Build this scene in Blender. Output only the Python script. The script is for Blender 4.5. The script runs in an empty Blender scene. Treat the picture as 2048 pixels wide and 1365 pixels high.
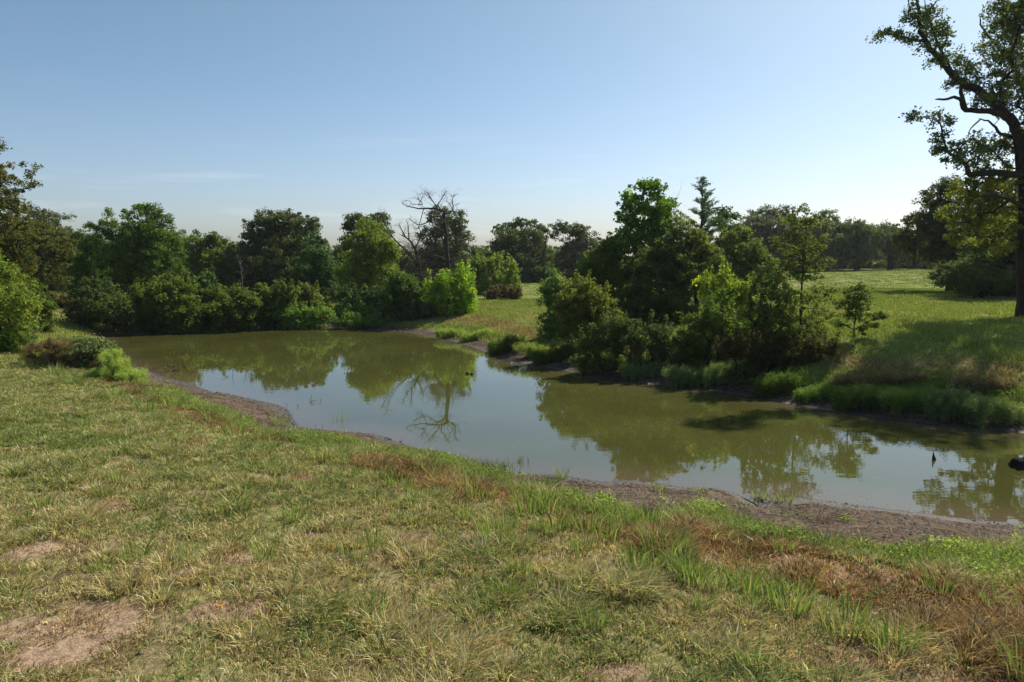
import bpy, math, random
import numpy as np
from mathutils import Vector
rng = np.random.default_rng(7)
random.seed(7)
sc = bpy.context.scene
COL = sc.collection
# ------------------------------------------------------------------ camera, sky, sun, exposure
CAMZ = 5.0
PITCH = math.radians(7.12)
cd = bpy.data.cameras.new('camera'); cam = bpy.data.objects.new('camera', cd); COL.objects.link(cam)
cam.location = (0, 0, CAMZ); cam.rotation_euler = (math.radians(90) - PITCH, 0, 0)
cd.lens = 24; cd.sensor_width = 36; cd.clip_end = 6000; cd.clip_start = .1
sc.camera = cam
SUN_AZ, SUN_EL = math.radians(45), math.radians(45)       # azimuth clockwise from +Y
w = bpy.data.worlds.new('World'); sc.world = w; w.use_nodes = True
nt = w.node_tree; bg = nt.nodes['Background']
sky = nt.nodes.new('ShaderNodeTexSky'); sky.sky_type = 'NISHITA'; sky.sun_disc = False
sky.sun_elevation = SUN_EL; sky.sun_rotation = SUN_AZ; sky.air_density = 1.0; sky.dust_density = 1.3; sky.ozone_density = 3.0
# faint cirrus low over the woods
tc = nt.nodes.new('ShaderNodeTexCoord'); mp = nt.nodes.new('ShaderNodeMapping'); mp.inputs['Scale'].default_value = (1.6, 1.6, 16)
mp.inputs['Rotation'].default_value = (.06, 0, 0)
nz = nt.nodes.new('ShaderNodeTexNoise'); nz.inputs['Scale'].default_value = 2.2; nz.inputs['Detail'].default_value = 6; nz.inputs['Roughness'].default_value = .6
cr = nt.nodes.new('ShaderNodeMapRange'); cr.inputs[1].default_value = .56; cr.inputs[2].default_value = .8; cr.inputs[3].default_value = .04; cr.inputs[4].default_value = .28
sx = nt.nodes.new('ShaderNodeSeparateXYZ'); zr = nt.nodes.new('ShaderNodeMapRange'); zr.inputs[1].default_value = .22; zr.inputs[2].default_value = .05
zr.inputs[3].default_value = 0; zr.inputs[4].default_value = 1
mm = nt.nodes.new('ShaderNodeMath'); mm.operation = 'MULTIPLY'
mx = nt.nodes.new('ShaderNodeMixRGB'); mx.inputs[2].default_value = (10, 10.2, 10.6, 1)
L = nt.links
L.new(tc.outputs['Generated'], mp.inputs[0]); L.new(mp.outputs[0], nz.inputs['Vector']); L.new(nz.outputs[0], cr.inputs[0])
L.new(tc.outputs['Generated'], sx.inputs[0]); L.new(sx.outputs[2], zr.inputs[0]); L.new(cr.outputs[0], mm.inputs[0]); L.new(zr.outputs[0], mm.inputs[1])
L.new(mm.outputs[0], mx.inputs[0]); tr_ = nt.nodes.new('ShaderNodeMapRange'); tr_.inputs[1].default_value = 0; tr_.inputs[2].default_value = .3; L.new(sx.outputs[2], tr_.inputs[0])
tint = nt.nodes.new('ShaderNodeMixRGB'); tint.inputs[1].default_value = (.945, .98, 1.12, 1); tint.inputs[2].default_value = (.915, .985, .925, 1); L.new(tr_.outputs[0], tint.inputs[0])
tm_ = nt.nodes.new('ShaderNodeMixRGB'); tm_.blend_type = 'MULTIPLY'; tm_.inputs[0].default_value = 1; L.new(sky.outputs[0], tm_.inputs[1]); L.new(tint.outputs[0], tm_.inputs[2])
L.new(tm_.outputs[0], mx.inputs[1]); L.new(mx.outputs[0], bg.inputs[0])
bg.inputs[1].default_value = .091
sd = bpy.data.lights.new('sun', 'SUN'); so = bpy.data.objects.new('sun', sd); COL.objects.link(so)
sd.energy = 5.0; sd.angle = math.radians(.55); sd.color = (1, .94, .84)
SV = Vector((math.sin(SUN_AZ) * math.cos(SUN_EL), math.cos(SUN_AZ) * math.cos(SUN_EL), math.sin(SUN_EL)))
so.rotation_euler = SV.to_track_quat('Z', 'Y').to_euler(); so.location = (30, 30, 60)
vs = sc.view_settings; vs.view_transform = 'Standard'; vs.look = 'None'; vs.gamma = 1; vs.exposure = 0.44; vs.use_curve_mapping = False
sc.cycles.max_bounces = 6; sc.cycles.diffuse_bounces = 4; sc.cycles.glossy_bounces = 3; sc.cycles.transmission_bounces = 3
sc.cycles.caustics_reflective = False; sc.cycles.caustics_refractive = False

# ------------------------------------------------------------------ pixel (2048x1365 photograph) <-> world
FP = 24 / 36 * 2048
def ray(px, py):
    a, b = (px - 1024) / FP, (682.5 - py) / FP
    return np.array([a, math.cos(PITCH) + b * math.sin(PITCH), -math.sin(PITCH) + b * math.cos(PITCH)])
def at(px, py, Y):
    d = ray(px, py); return d * (Y / d[1]) + np.array([0, 0, CAMZ])
def water(px, py):
    d = ray(px, py); t = -CAMZ / d[2]; return (d[0] * t, d[1] * t)
def pxm(Y): return FP / Y                                   # photograph pixels per metre at depth Y

# ------------------------------------------------------------------ noise
def _h(ix, iy, seed):
    n = (ix.astype(np.int64) * 374761393 + iy.astype(np.int64) * 668265263 + seed * 1442695041) & 0x7fffffff
    n = ((n ^ (n >> 13)) * 1274126177) & 0x7fffffff
    return ((n ^ (n >> 16)) & 0xffff) / 65535.0
def vn(x, y, s, seed=0):
    x = np.asarray(x, float) / s + 1000.5; y = np.asarray(y, float) / s + 1000.5
    ix, iy = np.floor(x), np.floor(y); fx, fy = x - ix, y - iy
    fx = fx * fx * (3 - 2 * fx); fy = fy * fy * (3 - 2 * fy)
    a, b, c, d = _h(ix, iy, seed), _h(ix + 1, iy, seed), _h(ix, iy + 1, seed), _h(ix + 1, iy + 1, seed)
    return (a * (1 - fx) + b * fx) * (1 - fy) + (c * (1 - fx) + d * fx) * fy
def fbm(x, y, s, seed=0, o=3):
    v = 0; t = 0; a = 1
    for k in range(o):
        v = v + a * vn(x, y, s / 2 ** k, seed + 17 * k); t += a; a *= .55
    return v / t
def ss(a, b, x):
    t = np.clip((np.asarray(x, float) - a) / (b - a), 0, 1); return t * t * (3 - 2 * t)

# ------------------------------------------------------------------ pond outline
FAR = [(2900, 985), (2500, 925), (2300, 898), (2048, 868), (1975, 861), (1900, 852), (1800, 842), (1700, 828), (1600, 813), (1500, 795), (1425, 783), (1350, 775), (1200, 757), (1150, 746), (1100, 737),
       (1020, 722), (990, 712), (960, 700), (900, 682), (850, 670), (780, 662), (700, 657), (640, 656), (600, 658), (560, 657), (480, 660), (400, 662), (340, 664), (280, 668)]
NEAR = [(215, 673), (205, 690), (225, 712), (255, 728), (300, 742), (340, 756), (380, 766), (420, 782), (450, 786), (520, 801), (565, 812), (583, 825), (592, 842), (612, 856), (680, 863), (730, 866), (765, 872), (800, 885), (860, 905),
        (920, 915), (980, 936), (1030, 946), (1120, 950), (1200, 962), (1257, 960), (1320, 966), (1370, 974), (1396, 974), (1440, 978), (1480, 990), (1517, 1006), (1524, 996), (1580, 994), (1655, 1001), (1730, 1011), (1794, 1019),
        (1860, 1027), (1933, 1037), (2048, 1048), (2300, 1085), (2900, 1190)]
def catmull(P, n=5):
    P = np.array(P, float); out = []
    for i in range(len(P) - 1):
        p0, p1, p2, p3 = P[max(i - 1, 0)], P[i], P[i + 1], P[min(i + 2, len(P) - 1)]
        for k in range(n):
            t = k / n
            out.append(.5 * ((2 * p1) + (-p0 + p2) * t + (2 * p0 - 5 * p1 + 4 * p2 - p3) * t * t + (-p0 + 3 * p1 - 3 * p2 + p3) * t ** 3))
    out.append(P[-1]); return np.array(out)
WF = catmull([water(*p) for p in FAR], 3); WN = catmull([water(*p) for p in NEAR], 3)
SHORE = np.vstack([WF, WN])
_M = [(225, 712, 716), (300, 742, 762), (380, 766, 786), (450, 786, 812), (520, 801, 850), (565, 812, 866), (612, 856, 870), (680, 863, 874), (760, 871, 886), (860, 905, 912), (920, 915, 926), (980, 936, 948), (1030, 946, 962), (1120, 950, 980),
      (1200, 962, 1000), (1300, 965, 1012), (1400, 974, 996), (1480, 990, 1014), (1580, 994, 1050), (1700, 1008, 1076), (1800, 1019, 1088), (1933, 1037, 1088), (2048, 1048, 1080), (2250, 1075, 1090)]
_a = [(water(p, q), water(p, r)) for p, q, r in _M]; MWX = np.array([b[0] for a, b in _a]); MWV = np.array([math.hypot(a[0] - b[0], a[1] - b[1]) for a, b in _a]) * .95
_o = np.argsort(MWX); MWX, MWV = MWX[_o], MWV[_o]
def dist_poly(x, y, P):
    best = np.full(x.shape, 1e9)
    for i in range(len(P) - 1):
        ax, ay = P[i]; bx, by = P[i + 1]; dx, dy = bx - ax, by - ay; l2 = dx * dx + dy * dy + 1e-9
        t = np.clip(((x - ax) * dx + (y - ay) * dy) / l2, 0, 1)
        best = np.minimum(best, (x - ax - t * dx) ** 2 + (y - ay - t * dy) ** 2)
    return np.sqrt(best)
def inside(x, y, P):
    r = np.zeros(x.shape, bool); n = len(P); j = n - 1
    for i in range(n):
        xi, yi = P[i]; xj, yj = P[j]
        if yi != yj:
            r ^= ((yi > y) != (yj > y)) & (x < (xj - xi) * (y - yi) / (yj - yi) + xi)
        j = i
    return r
def shore(x, y):
    dn, df = dist_poly(x, y, WN), dist_poly(x, y, WF)
    ins = inside(x, y, SHORE)
    d = np.where(ins, -1, 1) * np.minimum(dn, df)
    return d, df * df / (dn * dn + df * df + 1e-6), dn, df
def terrain(x, y, full=False):
    x = np.atleast_1d(np.asarray(x, float)); y = np.atleast_1d(np.asarray(y, float))
    d, wn, dn, df = shore(x, y)
    u = x / np.maximum(y, 3)
    # widths of the bare mud
    mw = np.where(wn > .5, np.minimum(np.interp(x, MWX, MWV), 1.1), .95) * (.8 + .4 * fbm(x, y, 1.6, 3))
    de = np.maximum(d - mw * .8, 0)
    zn = 1.25 * (1 - np.exp(-de / 3.6)) + .12 * ss(0, 1, d / np.maximum(mw, .1))
    R = ss(.0, .55, u)
    zfar = .95 + 1.35 * R
    zf = zfar * (1 - np.exp(-(np.maximum(d - .3, 0) / (3.1 + .9 * R)) ** 1.45)) + .08 * ss(0, .5, d)
    zf = zf + ss(45, 150, y) * (1.75 * ss(.1, .5, u) - .25 * ss(.2, -.1, u))
    z = np.where(d > 0, zn * wn + zf * (1 - wn), 0)
    rough = ss(.3, 2.5, d)
    z = z + rough * (.10 * (fbm(x, y, 2.2, 5) - .5) + .05 * (fbm(x, y, .55, 6) - .5)) + ss(60, 200, y) * 1.2 * (fbm(x, y, 60, 9) - .5) * ss(.2, .05, u)
    m = ss(0, .25, d) * ss(mw * 1.6, mw, d)
    z = z + m * (.12 * (fbm(x, y, .3, 21, 4) - .45) * ss(.1, .6, d))
    z = np.where(d <= 0, np.maximum(d * .22, -.9), z)
    if full: return z, d, wn, mw
    return z
def gz(x, y): return float(terrain(x, y)[0])
def ground(px, py):
    d = ray(px, py); t = .5
    if d[2] > -1e-3: return at(px, py, 150)
    lo, hi = 1.0, min(400 / d[1], -(CAMZ + .5) / d[2])
    ts = np.linspace(lo, hi, 400); z = terrain(d[0] * ts, d[1] * ts); h = CAMZ + d[2] * ts - z
    i = int(np.argmax(h < 0)) if (h < 0).any() else 399
    t = ts[i]; return np.array([d[0] * t, d[1] * t, z[i]])
def gpoly(P): return [tuple(ground(*p)[:2]) for p in P]

# ------------------------------------------------------------------ mesh helpers
def link(me, name, mat, parent=None, kind=None, label=None, cat=None, group=None):
    o = bpy.data.objects.new(name, me); COL.objects.link(o)
    if mat is not None and not me.materials: me.materials.append(mat)
    if parent is not None: o.parent = parent
    tag(o, label, cat, group, kind); return o
def tag(o, label=None, cat=None, group=None, kind=None):
    for k, v in (('label', label), ('category', cat), ('group', group), ('kind', kind)):
        if v: o[k] = v
def npmesh(name, V, F, nper, col=None, smooth=False):
    """F: list of (faces array (n,k)) blocks"""
    me = bpy.data.meshes.new(name)
    V = np.ascontiguousarray(V, dtype=np.float32).reshape(-1, 3)
    me.vertices.add(len(V)); me.vertices.foreach_set('co', V.ravel())
    nl = sum(f.size for f in F); npoly = sum(len(f) for f in F)
    me.loops.add(nl); me.polygons.add(npoly)
    me.loops.foreach_set('vertex_index', np.concatenate([f.ravel() for f in F]).astype(np.int32))
    tot = np.concatenate([np.full(len(f), f.shape[1]) for f in F]); st = np.concatenate([[0], np.cumsum(tot)[:-1]])
    me.polygons.foreach_set('loop_start', st.astype(np.int32)); me.polygons.foreach_set('loop_total', tot.astype(np.int32))
    if smooth: me.polygons.foreach_set('use_smooth', np.ones(npoly, bool))
    if col is not None:
        a = me.attributes.new('col', 'FLOAT_COLOR', 'POINT')
        c = np.ones((len(V), 4), np.float32); c[:, :3] = col; a.data.foreach_set('color', c.ravel())
    me.update(calc_edges=True); return me

# ------------------------------------------------------------------ materials
def base_mat(name):
    m = bpy.data.materials.new(name); m.use_nodes = True; n = m.node_tree; b = n.nodes['Principled BSDF']; return m, n, b
def foliage_mat(name, trans=.4, rough=.62, spec=.06, tmul=(1.25, 1.35, .7)):
    m, n, b = base_mat(name); out = n.nodes['Material Output']
    at_ = n.nodes.new('ShaderNodeAttribute'); at_.attribute_name = 'col'
    b.inputs['Roughness'].default_value = rough; b.inputs['Specular IOR Level'].default_value = spec
    n.links.new(at_.outputs['Color'], b.inputs['Base Color'])
    tr = n.nodes.new('ShaderNodeBsdfTranslucent'); ml = n.nodes.new('ShaderNodeMixRGB'); ml.blend_type = 'MULTIPLY'; ml.inputs[0].default_value = 1
    ml.inputs[2].default_value = (*tmul, 1); n.links.new(at_.outputs['Color'], ml.inputs[1]); n.links.new(ml.outputs[0], tr.inputs[0])
    mix = n.nodes.new('ShaderNodeMixShader'); mix.inputs[0].default_value = trans
    n.links.new(b.outputs[0], mix.inputs[1]); n.links.new(tr.outputs[0], mix.inputs[2]); n.links.new(mix.outputs[0], out.inputs[0]); return m
M_LEAF = foliage_mat('leaves', .48)
M_GRASS = foliage_mat('grass_blades', .3, .75, .05, (1.15, 1.2, .8))
def bark(name, c1, c2, s=9):
    m, n, b = base_mat(name)
    t = n.nodes.new('ShaderNodeTexCoord'); mp = n.nodes.new('ShaderNodeMapping'); mp.inputs['Scale'].default_value = (s, s, s * .3)
    nz = n.nodes.new('ShaderNodeTexNoise'); nz.inputs['Scale'].default_value = 1; nz.inputs['Detail'].default_value = 8; nz.inputs['Roughness'].default_value = .7
    cr = n.nodes.new('ShaderNodeValToRGB'); cr.color_ramp.elements[0].position = .35; cr.color_ramp.elements[1].position = .68
    cr.color_ramp.elements[0].color = (*c1, 1); cr.color_ramp.elements[1].color = (*c2, 1)
    bp = n.nodes.new('ShaderNodeBump'); bp.inputs['Strength'].default_value = .8; bp.inputs['Distance'].default_value = .04
    l = n.links; l.new(t.outputs['Object'], mp.inputs[0]); l.new(mp.outputs[0], nz.inputs['Vector']); l.new(nz.outputs[0], cr.inputs[0])
    l.new(cr.outputs[0], b.inputs['Base Color']); l.new(nz.outputs[0], bp.inputs['Height']); l.new(bp.outputs[0], b.inputs['Normal'])
    b.inputs['Roughness'].default_value = .9; b.inputs['Specular IOR Level'].default_value = .15; return m
M_BARK = bark('bark', (.012, .010, .008), (.052, .043, .034))
M_DEAD = bark('dead_wood', (.03, .025, .021), (.10, .085, .072))
M_PALE = bark('pale_dead_wood', (.12, .10, .085), (.26, .23, .20))
M_CHAR = bark('wet_wood', (.006, .006, .007), (.02, .018, .016))

# ground: vertex masks in 'zone' (R mud, G green, B brown thatch, A bare)
def ground_mat():
    m, n, b = base_mat('ground'); l = n.links; N = n.nodes.new
    za = N('ShaderNodeAttribute'); za.attribute_name = 'zone'; sp = N('ShaderNodeSeparateColor'); l.new(za.outputs['Color'], sp.inputs[0])
    geo = N('ShaderNodeNewGeometry')
    def noise(s, d=5, r=.6):
        k = N('ShaderNodeTexNoise'); k.inputs['Scale'].default_value = s; k.inputs['Detail'].default_value = d; k.inputs['Roughness'].default_value = r
        l.new(geo.outputs['Position'], k.inputs['Vector']); return k.outputs[0]
    def ramp(f, *st):
        k = N('ShaderNodeValToRGB'); e = k.color_ramp.elements
        while len(e) < len(st): e.new(.5)
        for i, (p, c) in enumerate(st): e[i].position = p; e[i].color = (*c, 1)
        l.new(f, k.inputs[0]); return k.outputs[0]
    def mix(f, a, c):
        k = N('ShaderNodeMixRGB'); l.new(f, k.inputs[0]); l.new(a, k.inputs[1]); l.new(c, k.inputs[2]); return k.outputs[0]
    n1, n2, n3 = noise(1.1), noise(9, 6, .7), noise(45, 4, .7)
    def addn(a, c, wt):
        k = N('ShaderNodeMath'); k.operation = 'MULTIPLY_ADD'; l.new(c, k.inputs[0]); k.inputs[1].default_value = wt; l.new(a, k.inputs[2]); return k.outputs[0]
    g = addn(addn(n2, n1, .5), n3, .35)
    near = ramp(g, (.7, (.085, .062, .032)), (.9, (.17, .13, .065)), (1.1, (.31, .235, .13)))
    green = ramp(g, (.65, (.11, .15, .03)), (.95, (.18, .225, .05)), (1.15, (.25, .26, .08)))
    brown = ramp(g, (.65, (.06, .034, .018)), (.9, (.16, .093, .048)), (1.15, (.30, .19, .105)))
    mud = ramp(g, (.72, (.022, .016, .011)), (.9, (.070, .049, .034)), (1.12, (.155, .112, .078)))
    c = mix(sp.outputs[1], near, green); c = mix(sp.outputs[2], c, brown)
    bare = ramp(g, (.68, (.11, .07, .045)), (.88, (.25, .165, .105)), (1.1, (.40, .28, .185)))
    c = mix(za.outputs['Alpha'], c, bare); c = mix(sp.outputs[0], c, mud)
    # wet margin by height above the water
    sz = N('ShaderNodeSeparateXYZ'); l.new(geo.outputs['Position'], sz.inputs[0])
    wr = N('ShaderNodeMapRange'); wr.inputs[1].default_value = .0; wr.inputs[2].default_value = .09; wr.inputs[3].default_value = .42; wr.inputs[4].default_value = 1
    l.new(sz.outputs[2], wr.inputs[0]); k = N('ShaderNodeMixRGB'); k.blend_type = 'MULTIPLY'; k.inputs[0].default_value = 1; l.new(c, k.inputs[1]); l.new(wr.outputs[0], k.inputs[2])
    l.new(k.outputs[0], b.inputs['Base Color'])
    rr = N('ShaderNodeMapRange'); rr.inputs[1].default_value = .0; rr.inputs[2].default_value = .06; rr.inputs[3].default_value = .35; rr.inputs[4].default_value = .95
    l.new(sz.outputs[2], rr.inputs[0]); l.new(rr.outputs[0], b.inputs['Roughness']); rs = N('ShaderNodeMapRange'); rs.inputs[1].default_value = .02; rs.inputs[2].default_value = .08; rs.inputs[3].default_value = .5; rs.inputs[4].default_value = .04
    l.new(sz.outputs[2], rs.inputs[0]); l.new(rs.outputs[0], b.inputs['Specular IOR Level'])
    bp = N('ShaderNodeBump'); bp.inputs['Strength'].default_value = .9; bp.inputs['Distance'].default_value = .06
    hh = addn(n2, n3, .4); l.new(hh, bp.inputs['Height']); l.new(bp.outputs[0], b.inputs['Normal']); return m
def water_mat():
    m, n, b = base_mat('pond_water'); l = n.links; N = n.nodes.new
    geo = N('ShaderNodeNewGeometry')
    k = N('ShaderNodeTexNoise'); k.inputs['Scale'].default_value = .22; k.inputs['Detail'].default_value = 5; l.new(geo.outputs['Position'], k.inputs['Vector'])
    cr = N('ShaderNodeValToRGB'); cr.color_ramp.elements[0].position = .3; cr.color_ramp.elements[1].position = .75
    cr.color_ramp.elements[0].color = (.052, .052, .013, 1); cr.color_ramp.elements[1].color = (.076, .079, .02, 1)
    l.new(k.outputs[0], cr.inputs[0])
    sh = N('ShaderNodeAttribute'); sh.attribute_name = 'shallow'; mx_ = N('ShaderNodeMixRGB'); mx_.inputs[2].default_value = (.105, .078, .045, 1)
    l.new(sh.outputs['Fac'], mx_.inputs[0]); l.new(cr.outputs[0], mx_.inputs[1]); l.new(mx_.outputs[0], b.inputs['Base Color'])
    b.inputs['Roughness'].default_value = .012; b.inputs['IOR'].default_value = 1.68
    mp = N('ShaderNodeMapping'); mp.inputs['Scale'].default_value = (1, 2.2, 1); l.new(geo.outputs['Position'], mp.inputs[0])
    k2 = N('ShaderNodeTexNoise'); k2.inputs['Scale'].default_value = 1.6; k2.inputs['Detail'].default_value = 3; l.new(mp.outputs[0], k2.inputs['Vector'])
    k3 = N('ShaderNodeTexNoise'); k3.inputs['Scale'].default_value = .16; k3.inputs['Detail'].default_value = 2; l.new(geo.outputs['Position'], k3.inputs['Vector'])
    mr = N('ShaderNodeMapRange'); mr.inputs[1].default_value = .42; mr.inputs[2].default_value = .66; mr.inputs[3].default_value = .008; mr.inputs[4].default_value = .05; l.new(k3.outputs[0], mr.inputs[0])
    bp = N('ShaderNodeBump'); bp.inputs['Distance'].default_value = .05; l.new(mr.outputs[0], bp.inputs['Strength']); l.new(k2.outputs[0], bp.inputs['Height']); l.new(bp.outputs[0], b.inputs['Normal'])
    return m
M_GROUND, M_WATER = ground_mat(), water_mat()

# ------------------------------------------------------------------ ground zones
GREEN_P = gpoly([(225, 722), (300, 768), (380, 794), (450, 818), (500, 842), (562, 868), (620, 872), (700, 878), (770, 892), (850, 908), (920, 924), (985, 945), (1030, 968), (1120, 988), (1200, 1014), (1300, 1032), (1400, 1014), (1480, 1036), (1580, 1072), (1700, 1096), (1850, 1104), (2048, 1096), (2250, 1105), (2250, 1270), (2048, 1185), (1900, 1165), (1800, 1140), (1650, 1112), (1500, 1078), (1400, 1050), (1300, 1055), (1180, 1035), (1060, 1000), (960, 968), (900, 945), (800, 920), (700, 905),
                 (600, 902), (500, 862), (420, 832), (300, 795), (180, 735)])
UP = [(225, 722), (300, 768), (380, 794), (450, 818), (500, 842), (562, 868), (620, 872), (700, 878), (770, 892), (850, 908), (920, 924), (985, 945), (1030, 968), (1120, 988), (1200, 1014), (1300, 1032), (1400, 1014), (1480, 1036), (1580, 1072), (1700, 1096), (1850, 1104), (2048, 1096), (2250, 1105)]
MUD_P = gpoly(UP) + [(a, b + .3) for a, b in [water(*p) for p in NEAR[::-1] if 215 < p[0] < 2400]]
BROWN_P = gpoly([(200, 735), (420, 832), (500, 862), (600, 902), (700, 905), (800, 925), (900, 945), (980, 968), (1060, 1005), (1180, 1040), (1300, 1060), (1400, 1055), (1500, 1085), (1650, 1115), (1800, 1145), (1900, 1170), (2048, 1195), (2250, 1280),
                 (2250, 1480), (1950, 1365), (1850, 1290), (1730, 1220), (1640, 1175), (1500, 1150), (1350, 1135), (1250, 1095), (1150, 1055), (1050, 1020), (980, 1012), (850, 985), (700, 940), (560, 895), (440, 862), (350, 830), (200, 765)])
BARE = [(70, 1100, 48, 26), (490, 1122, 65, 18), (375, 1148, 40, 14), (150, 1262, 190, 52), (450, 1225, 90, 26), (90, 1320, 140, 40), (1230, 1345, 60, 18), (620, 1075, 40, 12), (1150, 1040, 60, 8)]
BAREW = []
for (px, py, rx, ry) in BARE:
    c = ground(px, py); e = ground(px + rx, py); f = ground(px, py - ry); BAREW.append((c[0], c[1], abs(e[0] - c[0]), abs(f[1] - c[1])))
def zones(x, y, d, wn, mw):
    wx = x + .5 * (fbm(x, y, .9, 41) - .5) * 1.6; wy = y + .5 * (fbm(x, y, .9, 42) - .5) * 1.6
    near = (wn > .5)
    nb = near & (y < 50)
    mx_, my_ = x + .35 * (fbm(x, y, .5, 43) - .5) * 1.6, y + .5 * (fbm(x, y, .5, 44) - .5) * 1.6
    mud = np.where(nb, inside(mx_, my_, MUD_P).astype(float) * (d > -.3) + (d < .12) + ((x > 10.3) & (d < .95)), ss(mw * 1.2, mw * .85, d + .5 * (fbm(x, y, .6, 12) - .5)))
    mud = np.clip(mud, 0, 1)
    green = np.where(nb, inside(wx, wy, GREEN_P), 0).astype(float)
    green = np.where(nb & (green < .5), .1 + .45 * ss(.45, .75, fbm(x, y, 1.3, 14)) + .35 * ss(-3, -9, x) * ss(10, 16, y), green)
    brown = np.where(nb, inside(wx, wy, BROWN_P), 0).astype(float) * ss(.12, .3, fbm(x, y, .7, 15) - .24 * ss(1.0, -1.5, x))
    df = np.where(nb, 99, d)
    n4 = 2.2 * (fbm(x, y, 3, 16) - .5)
    fb = ss(2.4, 3.0, df + n4 * .4) * ss(5.2, 3.8, df + n4)
    green = np.where(nb, green, np.clip(1 - .45 * ss(.5, .75, fbm(x, y, 4, 18)), 0, 1))
    brown = np.where(nb, brown, fb * .62 + .6 * ss(.72, .85, fbm(x, y, 7, 19)))
    bare = np.zeros(x.shape)
    for (cx, cy, rx, ry) in BAREW:
        q = np.sqrt(((x - cx) / rx) ** 2 + ((y - cy) / ry) ** 2) + 1.1 * (fbm(x, y, .5, 51) - .5)
        bare = np.maximum(bare, ss(1.15, .7, q))
    bare = np.maximum(bare, np.where(nb, .45 * ss(.64, .8, fbm(x, y, .8, 52)), 0))
    for (px, py, rx, ry) in [(110, 629, 40, 5), (640, 650, 16, 8), (1570, 572, 60, 5), (1940, 632, 45, 8)]:
        c = at(px, py, 50); g_ = ground(px, py); rr = rx * g_[1] / FP; q = np.sqrt(((x - g_[0]) / rr) ** 2 + ((y - g_[1]) / max(rr * .8, .8)) ** 2) + .8 * (fbm(x, y, 1.2, 53) - .5)
        bare = np.maximum(bare, .8 * ss(1.1, .6, q))
    return np.clip(mud, 0, 1), green * (1 - mud), np.clip(brown, 0, 1) * (1 - mud), bare * (1 - mud)

def geom_lines(segs):
    out = [segs[0][0]]
    for a, b, s in segs:
        n = max(1, int(round((b - a) / s))); out += list(np.linspace(a, b, n + 1)[1:])
    return np.array(out)
ys = geom_lines([(-30, 3, 3), (3, 22, .1), (22, 60, .25), (60, 120, 1.0), (120, 300, 6), (300, 900, 40), (900, 3000, 300)])
xs = geom_lines([(-3000, -900, 300), (-900, -200, 50), (-200, -60, 5), (-60, -18, .5), (-18, 18, .1), (18, 45, .35), (45, 120, 2), (120, 300, 12), (300, 900, 50), (900, 3000, 300)])
GX, GY = np.meshgrid(xs, ys); X, Y = GX.ravel(), GY.ravel()
Z, D, WNE, MW = terrain(X, Y, True)
nx, ny = len(xs), len(ys)
idx = np.arange(nx * ny).reshape(ny, nx)
F = np.stack([idx[:-1, :-1], idx[:-1, 1:], idx[1:, 1:], idx[1:, :-1]], -1).reshape(-1, 4)
me = npmesh('ground', np.stack([X, Y, Z], 1), [F], 4, smooth=True)
zm = np.stack(zones(X, Y, D, WNE, MW), 1).astype(np.float32)
a = me.attributes.new('zone', 'FLOAT_COLOR', 'POINT'); a.data.foreach_set('color', zm.ravel())
link(me, 'ground', M_GROUND, kind='structure')
# water sheet: outline of the pond widened under the banks
wxs = np.array([SHORE[:, 0].min() - 2, SHORE[:, 0].max() + 2]); wys = np.array([SHORE[:, 1].min() - 2, SHORE[:, 1].max() + 2])
wx_, wy_ = np.arange(wxs[0], wxs[1], .4), np.arange(wys[0], wys[1], .3); WX, WY = np.meshgrid(wx_, wy_); wi = np.arange(WX.size).reshape(WX.shape)
wf = np.stack([wi[:-1, :-1], wi[:-1, 1:], wi[1:, 1:], wi[1:, :-1]], -1).reshape(-1, 4); wd_ = shore(WX.ravel(), WY.ravel())[0]
wme = npmesh('pond_water', np.stack([WX.ravel(), WY.ravel(), np.zeros(WX.size)], 1), [wf], 4)
wa = wme.attributes.new('shallow', 'FLOAT', 'POINT'); wa.data.foreach_set('value', (ss(-1.6, 0, wd_ + .8 * (fbm(WX.ravel(), WY.ravel(), 1.2, 88) - .5)) * .75).astype(np.float32))
link(wme, 'water', M_WATER, kind='structure')

# ------------------------------------------------------------------ blades of grass, as merged meshes
def blades(name, P, lean, h, wd, col, extra=None):
    """P (n,3) roots, lean (n,2) horizontal offset of the tip, h heights, wd widths, col (n,3)"""
    n = len(P); th = rng.uniform(0, 2 * np.pi, n)
    s = np.stack([np.cos(th), np.sin(th), np.zeros(n)], 1) * (wd[:, None] * .5)
    L3 = np.concatenate([lean, np.zeros((n, 1))], 1); up = np.array([0, 0, 1.0])
    m_ = P + L3 * .35 + up * (h * .62)[:, None]; t = P + L3 + up * h[:, None]
    b = P - up * .02
    V = np.stack([b - s, b + s, m_ - s * .8, m_ + s * .8, t], 1)
    i = np.arange(n)[:, None] * 5
    Q = i + np.array([0, 1, 3, 2]); T = i + np.array([2, 3, 4])
    C = np.repeat(col, 5, 0)
    return npmesh(name, V.reshape(-1, 3), [Q, T], 0, C)
def fan(n, y0, y1, wide=1.15, power=1.0):
    """random points over the part of the ground the view and its neighbours can see; denser near by (power<2)"""
    u = rng.uniform(0, 1, n); y = (y0 ** power + u * (y1 ** power - y0 ** power)) ** (1 / power)
    x = rng.uniform(-1, 1, n) * (y * .75 * wide + 1.0); k = int(n * .42); u = rng.uniform(0, 1, k)
    y2 = ((y0 * .45) ** power + u * (y1 ** power - (y0 * .45) ** power)) ** (1 / power); sg = rng.choice([-1, 1], k); x2 = sg * (y2 * .75 * wide + 1.0 + rng.uniform(0, 4.2, k)); lo_ = rng.uniform(size=k) < .12
    y2[lo_] = rng.uniform(y0 * .3, y0, lo_.sum()); x2[lo_] = rng.uniform(-8, 8, lo_.sum()); return np.concatenate([x, x2]), np.concatenate([y, y2])
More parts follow.
